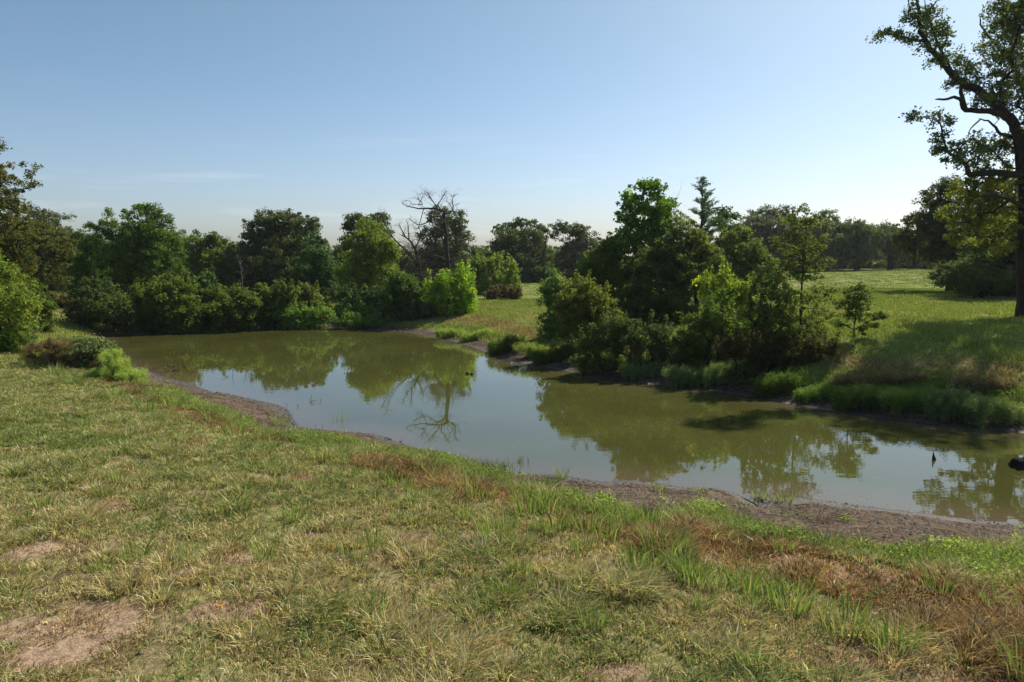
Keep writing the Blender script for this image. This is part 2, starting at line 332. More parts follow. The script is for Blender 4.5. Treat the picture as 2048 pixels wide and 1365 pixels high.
def pick(cols, wts, n):
    c = np.array(cols); k = rng.choice(len(cols), n, p=np.array(wts) / sum(wts)); return c[k]
STRAW, PALE, GRN, YGR, DGR, RUST, TAN = (.52, .42, .19), (.60, .53, .31), (.18, .235, .065), (.32, .345, .11), (.095, .13, .045), (.26, .145, .06), (.44, .29, .16)

def meadow():
    V = []
    nt_ = 62000
    x, y = fan(nt_, 4.6, 26, 1.2, 1.15); nt_ = len(x)
    z, d, wn, mw = terrain(x, y, True)
    mud, g, b, ba = zones(x, y, d, wn, mw)
    ok = (wn > .5) & (d > .35) & (rng.uniform(size=nt_) > ba * .78) & (rng.uniform(size=nt_) < .25 + 1.2 * ss(.25, .6, vn(x, y, .33, 66))) & (mud < .3)
    x, y, z, g, b, ba = [q[ok] for q in (x, y, z, g, b, ba)]
    n = len(x); big = fbm(x, y, 1.7, 61); k = np.clip((20 + 12 * big + 10 * b).astype(int), 8, 44)
    r = np.repeat(np.arange(n), k); m = len(r)
    th = rng.uniform(0, 2 * np.pi, m); rad = .11 * np.sqrt(rng.uniform(size=m))
    px, py = x[r] + np.cos(th) * rad, y[r] + np.sin(th) * rad
    hh = ((.055 + .095 * ss(.35, .75, fbm(x, y, .8, 62)) * ss(.15, .6, vn(x, y, .33, 66))) * (1 - .55 * ba) * (1 + .12 * b) * rng.uniform(.65, 1.35, n))[r] * rng.uniform(.5, 1.35, m)
    wind = np.array([.55, -.2]); ln = (np.stack([np.cos(th), np.sin(th)], 1) * rng.uniform(.3, 1.3, m)[:, None] + wind * (.7 * vn(x, y, .6, 63)[r])[:, None]) * hh[:, None] * 1.3
    # colour: dry straw and green mixed, patchy
    dry = np.clip(rng.normal(size=n) * .16 + .82 - .45 * ss(.45, .75, fbm(x, y, 1.5, 64)) - .18 * ss(-2, -9, x) + .3 * ba + .25 * (vn(x, y, .25, 65) - .5) - .28 * ss(9.5, 13, y), .06, .95)[r]
    u = rng.uniform(size=m)
    col = np.where((u < dry)[:, None], pick([STRAW, PALE, TAN, (.3, .25, .12)], [4, 3, 2, 2], m), pick([GRN, YGR, DGR, (.17, .22, .07)], [4, 4, 2, 3], m))
    isb = (b[r] > .5) & (rng.uniform(size=m) < .80)
    col = np.where(isb[:, None], pick([RUST, TAN, (.13, .075, .035), (.33, .20, .095)], [4, 3, 3, 3], m) * (.6 + .7 * vn(x, y, .5, 67)[r])[:, None], col)
    isl = (ba[r] > .3) & (rng.uniform(size=m) < .75)
    col = np.where(isl[:, None], pick([(.46, .31, .20), (.34, .22, .14), STRAW, (.18, .12, .08)], [4, 3, 3, 2], m), col)
    col = col * 1.2 * rng.uniform(.7, 1.2, m)[:, None] * rng.uniform(.75, 1.2, n)[r][:, None]
    pz = terrain_cache(px, py)
    return blades('grass', np.stack([px, py, pz], 1), ln, hh, rng.uniform(.0055, .011, m) * (1 + .045 * py), col)
# fast height lookup from the ground grid
ZG = Z.reshape(ny, nx)
def terrain_cache(x, y):
    ix = np.clip(np.searchsorted(xs, x) - 1, 0, nx - 2); iy = np.clip(np.searchsorted(ys, y) - 1, 0, ny - 2)
    fx = (x - xs[ix]) / (xs[ix + 1] - xs[ix]); fy = (y - ys[iy]) / (ys[iy + 1] - ys[iy])
    return (ZG[iy, ix] * (1 - fx) + ZG[iy, ix + 1] * fx) * (1 - fy) + (ZG[iy + 1, ix] * (1 - fx) + ZG[iy + 1, ix + 1] * fx) * fy
link(meadow(), 'grass', M_GRASS, kind='stuff', label='dry straw and green grass covering the near bank', cat='grass')

def tall_grass():
    spots = [(290, 822, 1.2), (345, 818, 1.1), (255, 735, 1), (60, 740, 1.3), (110, 750, 1.2), (150, 770, 1.1), (230, 800, 1), (470, 872, 1), (560, 852, 1.1), (520, 880, .9), (690, 930, 1), (755, 965, 1), (620, 890, .9), (800, 975, .9), (880, 962, .9), (960, 1000, 1), (1082, 1010, 1.3), (1060, 1030, 1.3),
             (1100, 1030, 1.1), (990, 1082, 1.1), (1010, 1060, .8), (1110, 1065, 1), (1175, 1065, 1), (1250, 1070, .9), (1290, 1045, 1), (1215, 1080, .8), (1335, 1120, 1.2), (1310, 1090, 1), (1385, 1155, 1), (1270, 1130, .8), (1580, 1225, 1), (1690, 1265, 1.1), (1500, 1190, .9), (1480, 1175, .8), (1440, 1185, .7), (880, 1000, .8),
             (930, 985, .9), (1040, 1100, .7), (1780, 1300, .8), (1990, 1220, .7), (1880, 1190, .7), (700, 960, .8), (640, 925, .8), (420, 845, .9), (2060, 1360, 1.2), (850, 945, .8), (1160, 1105, .7), (1230, 1050, .9)]
    for _ in range(60):
        spots.append((rng.uniform(30, 1700), 0, rng.uniform(.4, .75)))
    P, Ln, H, W, C = [], [], [], [], []
    for (px, py, s) in spots:
        if py == 0: py = 790 + 250 * (px / 1700) + rng.uniform(-20, 330)
        c = ground(px, py); n = int(60 * s); th = rng.uniform(0, 2 * np.pi, n); r = .17 * s * np.sqrt(rng.uniform(size=n))
        x, y = c[0] + np.cos(th) * r * 1.3, c[1] + np.sin(th) * r; h = rng.uniform(.18, .44, n) * s
        P.append(np.stack([x, y, terrain_cache(x, y)], 1)); H.append(h); W.append(rng.uniform(.010, .018, n))
        Ln.append(np.stack([np.cos(th), np.sin(th)], 1) * (h * rng.uniform(.2, .9, n))[:, None])
        C.append(pick([(.22, .30, .065), (.30, .36, .10), (.15, .22, .045), (.46, .43, .19)], [4, 4, 3, 2], n) * rng.uniform(.8, 1.15, n)[:, None])
    return blades('tall_grass', np.vstack(P), np.vstack(Ln), np.concatenate(H), np.concatenate(W), np.vstack(C))
link(tall_grass(), 'tall_grass', M_GRASS, kind='stuff', label='bright green coarse grass tufts scattered over the near bank', cat='grass')

def field_grass():
    """right bank and meadow beyond the pond"""
    out = []
    x1, y1 = fan(60000, 18, 62, 1.2, 1.3); x2, y2 = fan(34000, 60, 175, 1.1, 1.2)
    x, y = np.concatenate([x1, x2]), np.concatenate([y1, y2])
    z, d, wn, mw = terrain(x, y, True); mud, g, b, ba = zones(x, y, d, wn, mw)
    ok = ((wn < .5) | (y > 26)) & (d > mw * 1.2) & (rng.uniform(size=len(x)) > ba) & (mud < .4)
    x, y, g, b, d = [q[ok] for q in (x, y, g, b, d)]
    n = len(x); k = 12; r = np.repeat(np.arange(n), k); m = len(r)
    sc_ = 1 + y / 45
    th = rng.uniform(0, 2 * np.pi, m); rad = .13 * sc_[r] * np.sqrt(rng.uniform(size=m)) * 1.4
    px, py = x[r] + np.cos(th) * rad, y[r] + np.sin(th) * rad
    hh = ((.09 + .12 * ss(.4, .7, fbm(x, y, 1.6, 71)) + .10 * ss(3.2, 1.4, d) * vn(x, y, .8, 73)) * np.where(y > 55, .7, 1))[r] * rng.uniform(.5, 1.3, m)
    ln = np.stack([np.cos(th), np.sin(th)], 1) * (hh * rng.uniform(.2, 1.0, m))[:, None]
    u = rng.uniform(size=m); dry = np.clip(.12 + .4 * ss(.55, .8, fbm(x, y, 5, 72)) + .18 * (x / y < .1), 0, .8)[r] * (1 - .7 * ss(40, 65, y))[r]
    col = np.where((u < dry)[:, None], pick([STRAW, (.25, .24, .10), TAN], [3, 4, 1], m), pick([(.21, .27, .05), (.28, .32, .065), (.15, .20, .04)], [4, 4, 2], m))
    fl = (.65 * ss(40, 75, y))[r][:, None]; col = col * (1 - fl) + np.array([.225, .27, .062]) * fl
    isb = (b[r] > .4) & (rng.uniform(size=m) < .6)
    col = np.where(isb[:, None], pick([RUST, TAN, (.16, .10, .055), (.30, .21, .11)], [2, 4, 2, 3], m), col) * rng.uniform(.8, 1.15, m)[:, None] * (1.12 - .30 * ss(45, 80, y))[r][:, None]
    return blades('field_grass', np.stack([px, py, terrain_cache(px, py)], 1), ln, hh, rng.uniform(.010, .018, m) * sc_[r], col)
link(field_grass(), 'field_grass', M_GRASS, kind='stuff', label='green grass covering the field and bank beyond the pond', cat='grass')

# ------------------------------------------------------------------ leaves
def leaf_quads(C, N, a, b, col):
    """C centres, N normals, a half length, b half width -> V, C"""
    n = len(C); r = rng.normal(size=(n, 3)); u = np.cross(N, r); u /= np.linalg.norm(u, axis=1)[:, None] + 1e-9
    v = np.cross(N, u); A = u * a[:, None]; B = v * b[:, None]
    V = np.stack([C - A, C + B - A * .1, C + A, C - B - A * .1], 1)
    return V.reshape(-1, 3), np.repeat(col, 4, 0)
def leaf_mesh(name, Vs, Cs):
    V = np.vstack(Vs); Cc = np.vstack(Cs); F = np.arange(len(V)).reshape(-1, 4)
    return npmesh(name, V, [F], 4, Cc)
def clump_leaves(cent, rc, nper, s, pal, asp=.5, upw=.35, squash=.75, tintvar=.35, elong=None):
    """cent (k,3) clump centres; nper leaves per clump"""
    k = len(cent); m = k * nper; r = np.repeat(np.arange(k), nper)
    dirs = rng.normal(size=(m, 3)); dirs /= np.linalg.norm(dirs, axis=1)[:, None]
    rr = rng.uniform(.0, 1, m) ** .5
    rcs = (rc * rng.uniform(.45, 1.4, k))[r]
    off = dirs * (rr * rcs)[:, None]; off[:, 2] *= squash
    if elong is not None: off += elong[r] * rng.uniform(-1, 1, m)[:, None]
    P = cent[r] + off
    N = dirs * .6 + rng.normal(size=(m, 3)) * .6 + np.array([0, 0, upw]); N /= np.linalg.norm(N, axis=1)[:, None] + 1e-9
    pal = np.array(pal, float); pk = rng.choice(len(pal), k, p=[.5, .3, .2][:len(pal)] if len(pal) == 3 else None)
    pl = rng.choice(len(pal), m, p=[.5, .3, .2] if len(pal) == 3 else None)
    col = np.where((rng.uniform(size=m) < .6)[:, None], pal[pk[r]], pal[pl])
    col = col * (1 + tintvar * (rng.uniform(size=k) - .5))[r][:, None] * rng.uniform(.75, 1.25, m)[:, None]
    a = s * rng.uniform(.6, 1.25, m); return leaf_quads(P, N, a, a * asp, col)

# ------------------------------------------------------------------ branches
def tube(pts, rad, n=6):
    pts = np.array(pts, float); rad = np.array(rad, float); k = len(pts)
    T = np.gradient(pts, axis=0); T /= np.linalg.norm(T, axis=1)[:, None] + 1e-9
    ref = np.array([1, 0, 0.]) if abs(T[0, 2]) > .7 else np.array([0, 0, 1.])
    U = np.cross(T, ref); U /= np.linalg.norm(U, axis=1)[:, None] + 1e-9
    W = np.cross(T, U); an = np.arange(n) * 2 * np.pi / n
    V = pts[:, None] + rad[:, None, None] * (U[:, None] * np.cos(an)[None, :, None] + W[:, None] * np.sin(an)[None, :, None])
    i = (np.arange(k - 1) * n)[:, None]; j = np.arange(n)[None]; j2 = (j + 1) % n
    Fq = np.stack([i + j, i + j2, i + n + j2, i + n + j], -1).reshape(-1, 4)
    return V.reshape(-1, 3), Fq
class Skel:
    def __init__(s): s.p = []; s.par = []; s.r = []; s.L = []
    def chain(s, pts, r0, r1, parent=-1, sub=3, wob=.04):
        P = catmull(pts, sub) if len(pts) > 1 else np.array(pts)
        n = len(P); last = parent; out = []
        if parent >= 0: P = P[1:] if np.linalg.norm(P[0] - s.p[parent]) < 1e-3 else P
        n = len(P)
        for i, q in enumerate(P):
            t = i / max(n - 1, 1); r = r0 * (1 - t) + r1 * t
            q = q + (rng.normal(size=3) * wob * r0 * (0 if i == 0 else 1))
            L = 0 if last < 0 else s.L[last] + np.linalg.norm(q - s.p[last])
            s.p.append(q); s.par.append(last); s.r.append(r); s.L.append(L); last = len(s.p) - 1; out.append(last)
        return out
    def nearest(s, q): P = np.array(s.p); return int(np.argmin(((P - q) ** 2).sum(1)))
    def grow(s, att, kpath=.3, step=.7, rtip=.012, wob=.12, minr=None, exp=.5):
        n0 = len(s.p)
        order = np.argsort(np.linalg.norm(att - np.array(s.p[n0 - 1]), axis=1)); ends = []
        for i in order:
            q = att[i]; P = np.array(s.p); dl = q - P; dist = np.linalg.norm(dl, axis=1)
            cost = dist + kpath * np.array(s.L) + .5 * np.maximum(-dl[:, 2], 0)
            j = int(np.argmin(cost)); k = max(1, int(dist[j] / step)); a = P[j]; last = j
            for t in range(1, k + 1):
                f = t / k; c = a + (q - a) * f; c = c + np.array([0, 0, -.10 * dist[j] * math.sin(math.pi * f) * 1]) * (1 if f < 1 else 0) + (rng.normal(size=3) * wob * step if f < 1 else 0)
                s.p.append(c); s.par.append(last); s.r.append(0); s.L.append(s.L[last] + dist[j] / k); last = len(s.p) - 1
            ends.append(last)
        N = len(s.p); cnt = np.zeros(N); cnt[ends] += 1
        for i in range(N - 1, n0 - 1, -1):
            if s.par[i] >= 0: cnt[s.par[i]] += cnt[i]
        for i in range(n0, N):
            s.r[i] = min(rtip * max(cnt[i], 1) ** exp, .8 * s.r[s.par[i]] if s.par[i] < n0 else s.r[s.par[i]])
    def mesh(s, name, minr=.0, taper_tip=.5):
        N = len(s.p); ch = [[] for _ in range(N)]; roots = []
        for i, q in enumerate(s.par):
            (ch[q] if q >= 0 else roots).append(i)
        stack = [(r, None) for r in roots]; Vs, Fs, off = [], [], 0
        while stack:
            i, p = stack.pop(); c = [p] if p is not None else []; c.append(i)
            while ch[i]:
                kids = sorted(ch[i], key=lambda q: -s.r[q]); 
                for q in kids[1:]: stack.append((q, i))
                i = kids[0]; c.append(i)
            if len(c) < 2: continue
            R = np.array([s.r[q] for q in c]); 
            if p is not None: R[0] = R[1]
            if R.max() < minr: continue
            R[-1] *= taper_tip
            V, Fq = tube([s.p[q] for q in c], np.maximum(R, .003), 8 if R.max() > .12 else (5 if R.max() > .03 else 3)); Vs.append(V); Fs.append(Fq + off); off += len(V)
        return npmesh(name, np.vstack(Vs), [np.vstack(Fs)], 4, smooth=True)

# ------------------------------------------------------------------ palettes (linear base colours)
OAK = [(.078, .104, .036), (.110, .132, .047), (.122, .122, .05)]
DARK = [(.075, .112, .034), (.104, .138, .042), (.12, .14, .05)]
MID = [(.105, .155, .030), (.140, .190, .040), (.080, .120, .026)]
BRIGHT = [(.14, .23, .032), (.19, .28, .045), (.10, .17, .03)]
OLIVE = [(0.123, 0.168, 0.034), (0.167, 0.208, 0.042), (0.102, 0.128, 0.033)]
YELG = [(.22, .30, .04), (.34, .37, .045), (.15, .22, .033)]
LIME = [(.19, .26, .05), (.28, .31, .07), (.13, .19, .04)]
GREY = [(.115, .135, .075), (.160, .170, .105), (.115, .110, .065)]
RUSTY = [(.125, .130, .038), (.095, .120, .034), (.170, .135, .05)]
GOLD = [(.18, .195, .035), (.11, .13, .03), (.25, .24, .045)]
WEED = [(.15, .24, .045), (.20, .30, .06), (.24, .29, .09)]
PALEW = [(.18, .22, .085), (.23, .265, .12), (.13, .165, .06)]
PINE = [(.060, .110, .038), (.085, .140, .05), (.045, .08, .028)]

def lobe_pts(lobes, Y, rc, cov, depth, jit=1.0, dmax=9):
    """clump centres spread through 3-D lobes; a lobe is (px, py, rx, ry) measured on the photograph at depth Y"""
    out = []; allw = max(l[2] for l in lobes) * Y / FP
    for li, l in enumerate(lobes):
        px, py, rx, ry = l[:4]; cv = l[4] if len(l) > 4 else 1
        dy = rng.uniform(-1, 1) * depth * allw * .8 if len(l) < 6 else l[5]
        yy = Y + dy; c = at(px, py, yy); k = yy / FP; a, b = rx * k, ry * k; dp = min(max((a + b) * .5, .6), 1.6 * b + .6, dmax)
        a2, b2, d2 = max(a - rc * .35, .1), max(b - rc * .3, .1), max(dp - rc * .5, .1)
        area = a2 * b2 + a2 * d2 + b2 * d2; n = max(3, int(cov * cv * 1.25 * area * 4.2 / 3 / (rc * rc)))
        u = rng.normal(size=(n, 3)); u /= np.linalg.norm(u, axis=1)[:, None]; r = rng.uniform(.15, 1, n) ** .45; sp_ = rng.uniform(size=n) < .14; r[sp_] = rng.uniform(1.02, 1.28, sp_.sum())
        out.append(c + u * r[:, None] * np.array([a2, d2, b2]))
    return np.vstack(out)
def plant(name, label, cat, Y, base, lobes, pal, group=None, tr=.15, rc=None, leaf=None, cov=1., fill=1., depth=.6, stems=1, fork=.35, asp=.5, bark_=None, hide=None, squash=.75, upw=.35, tvar=.35, multi=False, part=('trunk', 'crown'), step=.7, dmax=9, shoots=0, slen=.8, lean=1.0, tip=.7):
    low = max(lobes, key=lambda l: l[1] + l[3]); g_ = ground(low[0], low[1] + low[3]); tp = min(l[1] - l[3] for l in lobes)
    if Y > g_[1] and (at(base, tp, Y)[2] - gz(at(base, tp, Y)[0], Y)) < 3.5: print('MOVE', label, Y, round(g_[1], 1)); Y = max(g_[1], Y * .75)
    leaf = (leaf or max(.05, .0023 * Y)) * .88; cov = cov * 1.75; rc = (rc or max(.30, .0095 * Y)) * .85
    att = lobe_pts(lobes, Y, rc, cov, depth, 1.0, dmax)
    bx = at(base, 600, Y)[0]; bz = gz(bx, Y); foot = np.array([bx, Y, bz])
    att[:, 2] = np.maximum(att[:, 2], bz + .06)
    root = bpy.data.objects.new(name, None); COL.objects.link(root); root.location = foot; root.empty_display_size = .3
    tag(root, label, cat, group)
    if stems > 1 and name not in ('yaupon_bush',):
        lo = att[att[:, 2] < np.quantile(att[:, 2], .45)]; sk = np.repeat(lo, 1, 0).copy(); gzv = terrain(sk[:, 0], sk[:, 1]); sk[:, 2] = gzv + rng.uniform(.0, .75, len(sk)) * np.maximum(sk[:, 2] - gzv, .05); att = np.vstack([att, sk])
    if shoots:
        up_ = att[att[:, 2] > np.quantile(att[:, 2], .45)]; bs = up_[rng.choice(len(up_), min(shoots, len(up_)), replace=False)]; dr = rng.normal(size=(len(bs), 3)) * [.28, .28, 0] + [0, 0, 1]; Ls = rng.uniform(.4, 1.2, len(bs)) * slen
        att = np.vstack([att] + [bs + dr * (Ls * f_)[:, None] for f_ in (.35, .7, 1.0)])
    s = Skel(); cen = att.mean(0); top = att[:, 2].max()
    for k in range(stems):
        f = foot + (rng.normal(size=3) * np.array([1, 1, 0]) * (.3 if stems > 1 else 0))
        h = (top - bz) * fork * rng.uniform(.8, 1.15); tgt = f + np.array([((cen[0] - f[0]) * .35 + rng.normal() * .15 * h * .4) * lean, (cen[1] - f[1]) * .3 * lean, h])
        mid = (f + tgt) / 2 + rng.normal(size=3) * np.array([.06, .06, 0]) * h * lean
        c = s.chain([f - [0, 0, .3], f + [0, 0, .1], mid, tgt], tr * 1.25, tr * tip)
        s.r[c[0]] *= 1.15
    na = len(att); sub = att if na < 260 else att[rng.choice(na, 260, replace=False)]
    s.grow(sub, step=step * max(1, Y / 60), rtip=max(.006, tr * .7 / math.sqrt(len(sub)) * 1.15))
    me = s.mesh(name + '_wood', minr=.00022 * Y)
    o = link(me, part[0], bark_ or M_BARK, root); o.location = -foot
    nper = int(np.clip(fill * 1.7 * rc * rc / (leaf * leaf * asp), 14, 260))
    if shoots:
        ns = 3 * len(bs); V, C = clump_leaves(att[:-ns], rc, nper, leaf, pal, asp, upw, squash, tvar)
        V2, C2 = clump_leaves(att[-ns:], rc * .5, max(8, nper // 3), leaf, pal, asp, upw, 1.5, tvar); V, C = np.vstack([V, V2]), np.vstack([C, C2])
    else: V, C = clump_leaves(att, rc, nper, leaf, pal, asp, upw, squash, tvar)
    ok = np.repeat((V.reshape(-1, 4, 3)[:, :, 2].min(1) > bz - .2), 4); V, C = V[ok], C[ok]
    o = link(leaf_mesh(name + '_leaves', [V - foot], [C]), part[1], M_LEAF, root)
    return root

# ------------------------------------------------------------------ bank weeds (ground cover)
def weeds():
    Vs, Cs = [], []
    n = 9000; x, y = fan(n * 3, 8, 30, 1.2, 1.1); z, d, wn, mw = terrain(x, y, True); mud, g, b, ba = zones(x, y, d, wn, mw)
    ok = (wn > .5) & (((g > .9) & (mud < .3)) | ((mud > .5) & (d > .5) & (vn(x, y, .45, 91) > .86) & (rng.uniform(size=len(x)) < .5)))
    x, y, d = x[ok], y[ok], d[ok]; z = terrain_cache(x, y); h = .03 + .22 * ss(.42, .8, fbm(x, y, .9, 92)) * ss(.5, 1.6, d)
    h = h + .16 * ss(6.5, 9.5, x) * ss(1, 2.5, d)
    k = 26; r = np.repeat(np.arange(len(x)), k); m = len(r)
    P = np.stack([x[r] + rng.normal(size=m) * .08, y[r] + rng.normal(size=m) * .08, z[r] + rng.uniform(0, 1, m) ** .6 * h[r] + .01], 1)
    N = rng.normal(size=(m, 3)) * .6 + [0, 0, .9]; N /= np.linalg.norm(N, axis=1)[:, None]
    t = vn(x, y, 1.3, 93)
    c = pick([(.24, .32, .065), (.32, .38, .09), (.15, .215, .045), (.32, .33, .14)], [4, 3, 3, 2], m) * (.7 + .55 * t[r])[:, None] * rng.uniform(.75, 1.2, m)[:, None]
    s = rng.uniform(.016, .032, m); return leaf_mesh('bank_weeds', *[[q] for q in leaf_quads(P, N, s, s * .55, c)])
link(weeds(), 'bank_weeds', M_LEAF, kind='stuff', label='bright green leafy weeds along the near waterline', cat='weeds')
def weed_stems():
    x, y = fan(60000, 8, 30, 1.2, 1.1); z, d, wn, mw = terrain(x, y, True); mud, g, b, ba = zones(x, y, d, wn, mw)
    ok = (wn > .5) & (g > .9) & (mud < .3); x, y = x[ok], y[ok]; k = 7; r = np.repeat(np.arange(len(x)), k); m = len(r)
    h = rng.uniform(.08, .24, m) * (.5 + .8 * vn(x, y, .9, 92)[r]); th = rng.uniform(0, 6.283, m)
    px, py = x[r] + rng.normal(size=m) * .08, y[r] + rng.normal(size=m) * .08
    c = pick([(.24, .31, .08), (.40, .40, .18), (.16, .22, .05)], [4, 3, 3], m) * rng.uniform(.75, 1.2, m)[:, None]
    return blades('seed_grass', np.stack([px, py, terrain_cache(px, py)], 1), np.stack([np.cos(th), np.sin(th)], 1) * (h * .5)[:, None], h, rng.uniform(.006, .012, m), c)
link(weed_stems(), 'seed_grass', M_GRASS, kind='stuff', label='fine seeding grass mixed with the weeds at the near waterline', cat='grass')
def far_weeds():
    Vs, Cs = [], []
    x, y = fan(42000, 18, 56, 1.25, 1.2); z, d, wn, mw = terrain(x, y, True)
    ok = (wn < .5) & (d > mw * 1.25 + .35 * vn(x, y, 1.5, 95)) & (d < 1.7 + 1.6 * vn(x, y, 3, 96)); x, y, d = x[ok], y[ok], d[ok]; z = terrain_cache(x, y)
    h = .07 + .30 * ss(.3, .8, fbm(x, y, 2.2, 97)) * ss(.7, 1.7, d); k = 40; r = np.repeat(np.arange(len(x)), k); m = len(r)
    P = np.stack([x[r] + rng.normal(size=m) * .14, y[r] + rng.normal(size=m) * .14, z[r] + rng.uniform(0, 1, m) ** .5 * h[r]], 1)
    N = rng.normal(size=(m, 3)) * .7 + [0, 0, .6]; N /= np.linalg.norm(N, axis=1)[:, None]
    c = pick([(.15, .23, .045), (.21, .28, .06), (.11, .17, .035), (.24, .27, .11)], [4, 3, 3, 2], m) * (.7 + .5 * vn(x, y, 2, 98)[r])[:, None] * rng.uniform(.75, 1.2, m)[:, None]
    s = rng.uniform(.03, .06, m); return leaf_mesh('far_weeds', *[[q] for q in leaf_quads(P, N, s, s * .3, c)])
link(far_weeds(), 'far_bank_weeds', M_LEAF, kind='stuff', label='green weeds and grass fringing the far waterline', cat='weeds')

def forbs():
    x, y = fan(1500, 5, 24, 1.2, 1.1); z, d, wn, mw = terrain(x, y, True); ok = (wn > .5) & (d > 1.5) & (vn(x, y, 1.1, 101) > .45); x, y = x[ok], y[ok]
    k = 9; r = np.repeat(np.arange(len(x)), k); m = len(r); th = rng.uniform(0, 6.283, m); R_ = rng.uniform(.01, .05, m)
    Pp = np.stack([x[r] + np.cos(th) * R_, y[r] + np.sin(th) * R_, terrain_cache(x[r], y[r]) + rng.uniform(.03, .10, m)], 1); N = np.stack([np.cos(th) * .4, np.sin(th) * .4, np.ones(m)], 1) + rng.normal(size=(m, 3)) * .25; N /= np.linalg.norm(N, axis=1)[:, None]
    c = pick([(.13, .20, .05), (.20, .27, .08), (.26, .22, .10)], [4, 3, 1], m) * rng.uniform(.7, 1.2, m)[:, None]; s = rng.uniform(.014, .032, m)
    return leaf_mesh('forbs', *[[q] for q in leaf_quads(Pp, N, s, s * .5, c)])
link(forbs(), 'broadleaf_weeds', M_LEAF, kind='stuff', label='small broad-leaved weeds scattered through the near grass', cat='weeds')
def litter():
    n = 5200; x, y = fan(n, 4.8, 24, 1.2, 1.1); n = len(x); z, d, wn, mw = terrain(x, y, True); ok = (wn > .5) & (d > .4); x, y = x[ok], y[ok]; n = len(x); th = rng.uniform(0, 6.283, n); h = rng.uniform(.01, .30, n) * (rng.uniform(size=n) < .35) + .012
    ln = np.stack([np.cos(th), np.sin(th)], 1) * rng.uniform(.05, .2, n)[:, None]
    c = pick([(.40, .29, .17), (.22, .14, .08), (.55, .46, .28)], [3, 3, 2], n); return blades('litter', np.stack([x, y, terrain_cache(x, y) + .03], 1), ln, h, rng.uniform(.004, .010, n), c)
link(litter(), 'dry_stalks', M_GRASS, kind='stuff', label='loose dead stalks lying and standing in the near grass', cat='stalks')
def floaters():
    n = 26000; x, y = fan(n, 12, 48, 1.2, 1.1); n = len(x); d = shore(x, y)[0]; p_ = np.where(d > -.7, .22, .012) * (vn(x, y, 1.4, 103) > .5); ok = (d < -.05) & (rng.uniform(size=n) < p_); x, y = x[ok], y[ok]; n = len(x)
    N = np.tile([0, 0, 1.0], (n, 1)) + rng.normal(size=(n, 3)) * .04; N /= np.linalg.norm(N, axis=1)[:, None]; s = rng.uniform(.008, .03, n)
    c = pick([(.30, .25, .14), (.16, .11, .06), (.28, .33, .10), (.5, .46, .36)], [3, 3, 2, 1], n); return leaf_mesh('floaters', *[[q] for q in leaf_quads(np.stack([x, y, np.full(n, .006)], 1), N, s, s * .6, c)])
link(floaters(), 'floating_leaves', M_LEAF, kind='stuff', label='scattered fallen leaves and scum bits floating on the pond', cat='leaves')

# clods and hoof-churned crumbs on the mud
def clods():
    n = 9000; x, y = fan(n * 9, 9, 26, 1.2, 1.1); z, d, wn, mw = terrain(x, y, True)
    mud_, _g, _b, _c = zones(x, y, d, wn, mw); ok = (wn > .5) & (d > .05) & (mud_ > .4) & (vn(x, y, .35, 99) > .4); x, y = x[ok], y[ok]; z = terrain_cache(x, y); n = len(x)
    base = np.array([[1, 0, 0], [0, 1, 0], [-1, 0, 0], [0, -1, 0], [0, 0, .9]]) ; s = .008 + .035 * rng.uniform(0, 1, n) ** 3
    V = base[None] * s[:, None, None] * rng.uniform(.6, 1.4, (n, 5, 3)) + np.stack([x, y, z], 1)[:, None]
    i = np.arange(n)[:, None] * 5; F = np.concatenate([i + np.array(t) for t in [(0, 1, 4), (1, 2, 4), (2, 3, 4), (3, 0, 4)]])
    c = pick([(.035, .026, .02), (.08, .06, .045), (.14, .10, .07)], [4, 3, 1.2], n); me = npmesh('clods', V.reshape(-1, 3), [F], 3, np.repeat(c, 5, 0)); return me
M_CLOD, nn_, bb_ = base_mat('mud_crumbs'); aa_ = nn_.nodes.new('ShaderNodeAttribute'); aa_.attribute_name = 'col'; nn_.links.new(aa_.outputs['Color'], bb_.inputs['Base Color']); bb_.inputs['Roughness'].default_value = .9
link(clods(), 'mud_clods', M_CLOD, kind='stuff', label='crumbs of trodden dark mud along the near waterline', cat='mud')

# ------------------------------------------------------------------ trees and bushes
G1 = 'trees of the woods left of the pond'; G2 = 'round oaks beyond the far shore'; G3 = 'trees of the thicket on the right bank'; G4 = 'trees at the back of the right field'
B1 = 'bushes along the far left shore'; B2 = 'bushes on the right bank'
P = plant
# left woods
P('oak_tree', 'brown leaved oak reaching in at the left edge, highest tree on the left', 'tree', 34, -95,
  [(20, 365, 55, 26, .5, 0), (48, 335, 30, 14, .35, 0), (2, 290, 26, 14, .35, 0), (-30, 320, 40, 50, .5, 0), (-5, 425, 62, 40, .9), (30, 470, 45, 40, .9), (-60, 400, 80, 90, .8), (15, 530, 60, 45), (-60, 520, 80, 80)], RUSTY, tr=.28, cov=.6, rc=.34, leaf=.08, group=G1, fork=.45, depth=.5)
P('grey_green_tree', 'pale grey-green tree standing just right of the brown edge oak', 'tree', 80, 90, [(95, 438, 38, 24, .8), (60, 465, 45, 28), (115, 478, 28, 26), (70, 520, 60, 45)], GREY, tr=.3, group=G1)
P('hickory_tree', 'olive tree with an orange-tinged top under the grey-green tree', 'tree', 58, 70, [(75, 478, 58, 36), (120, 500, 30, 35), (40, 530, 55, 45), (95, 555, 50, 40)], RUSTY, tr=.25, group=G1)
P('elm_tree', 'dark green tree filling the gap left of the tall bright tree', 'tree', 64, 140, [(150, 475, 24, 18, .8), (140, 515, 45, 35), (110, 560, 40, 30), (160, 555, 45, 40)], DARK, tr=.22, group=G1)
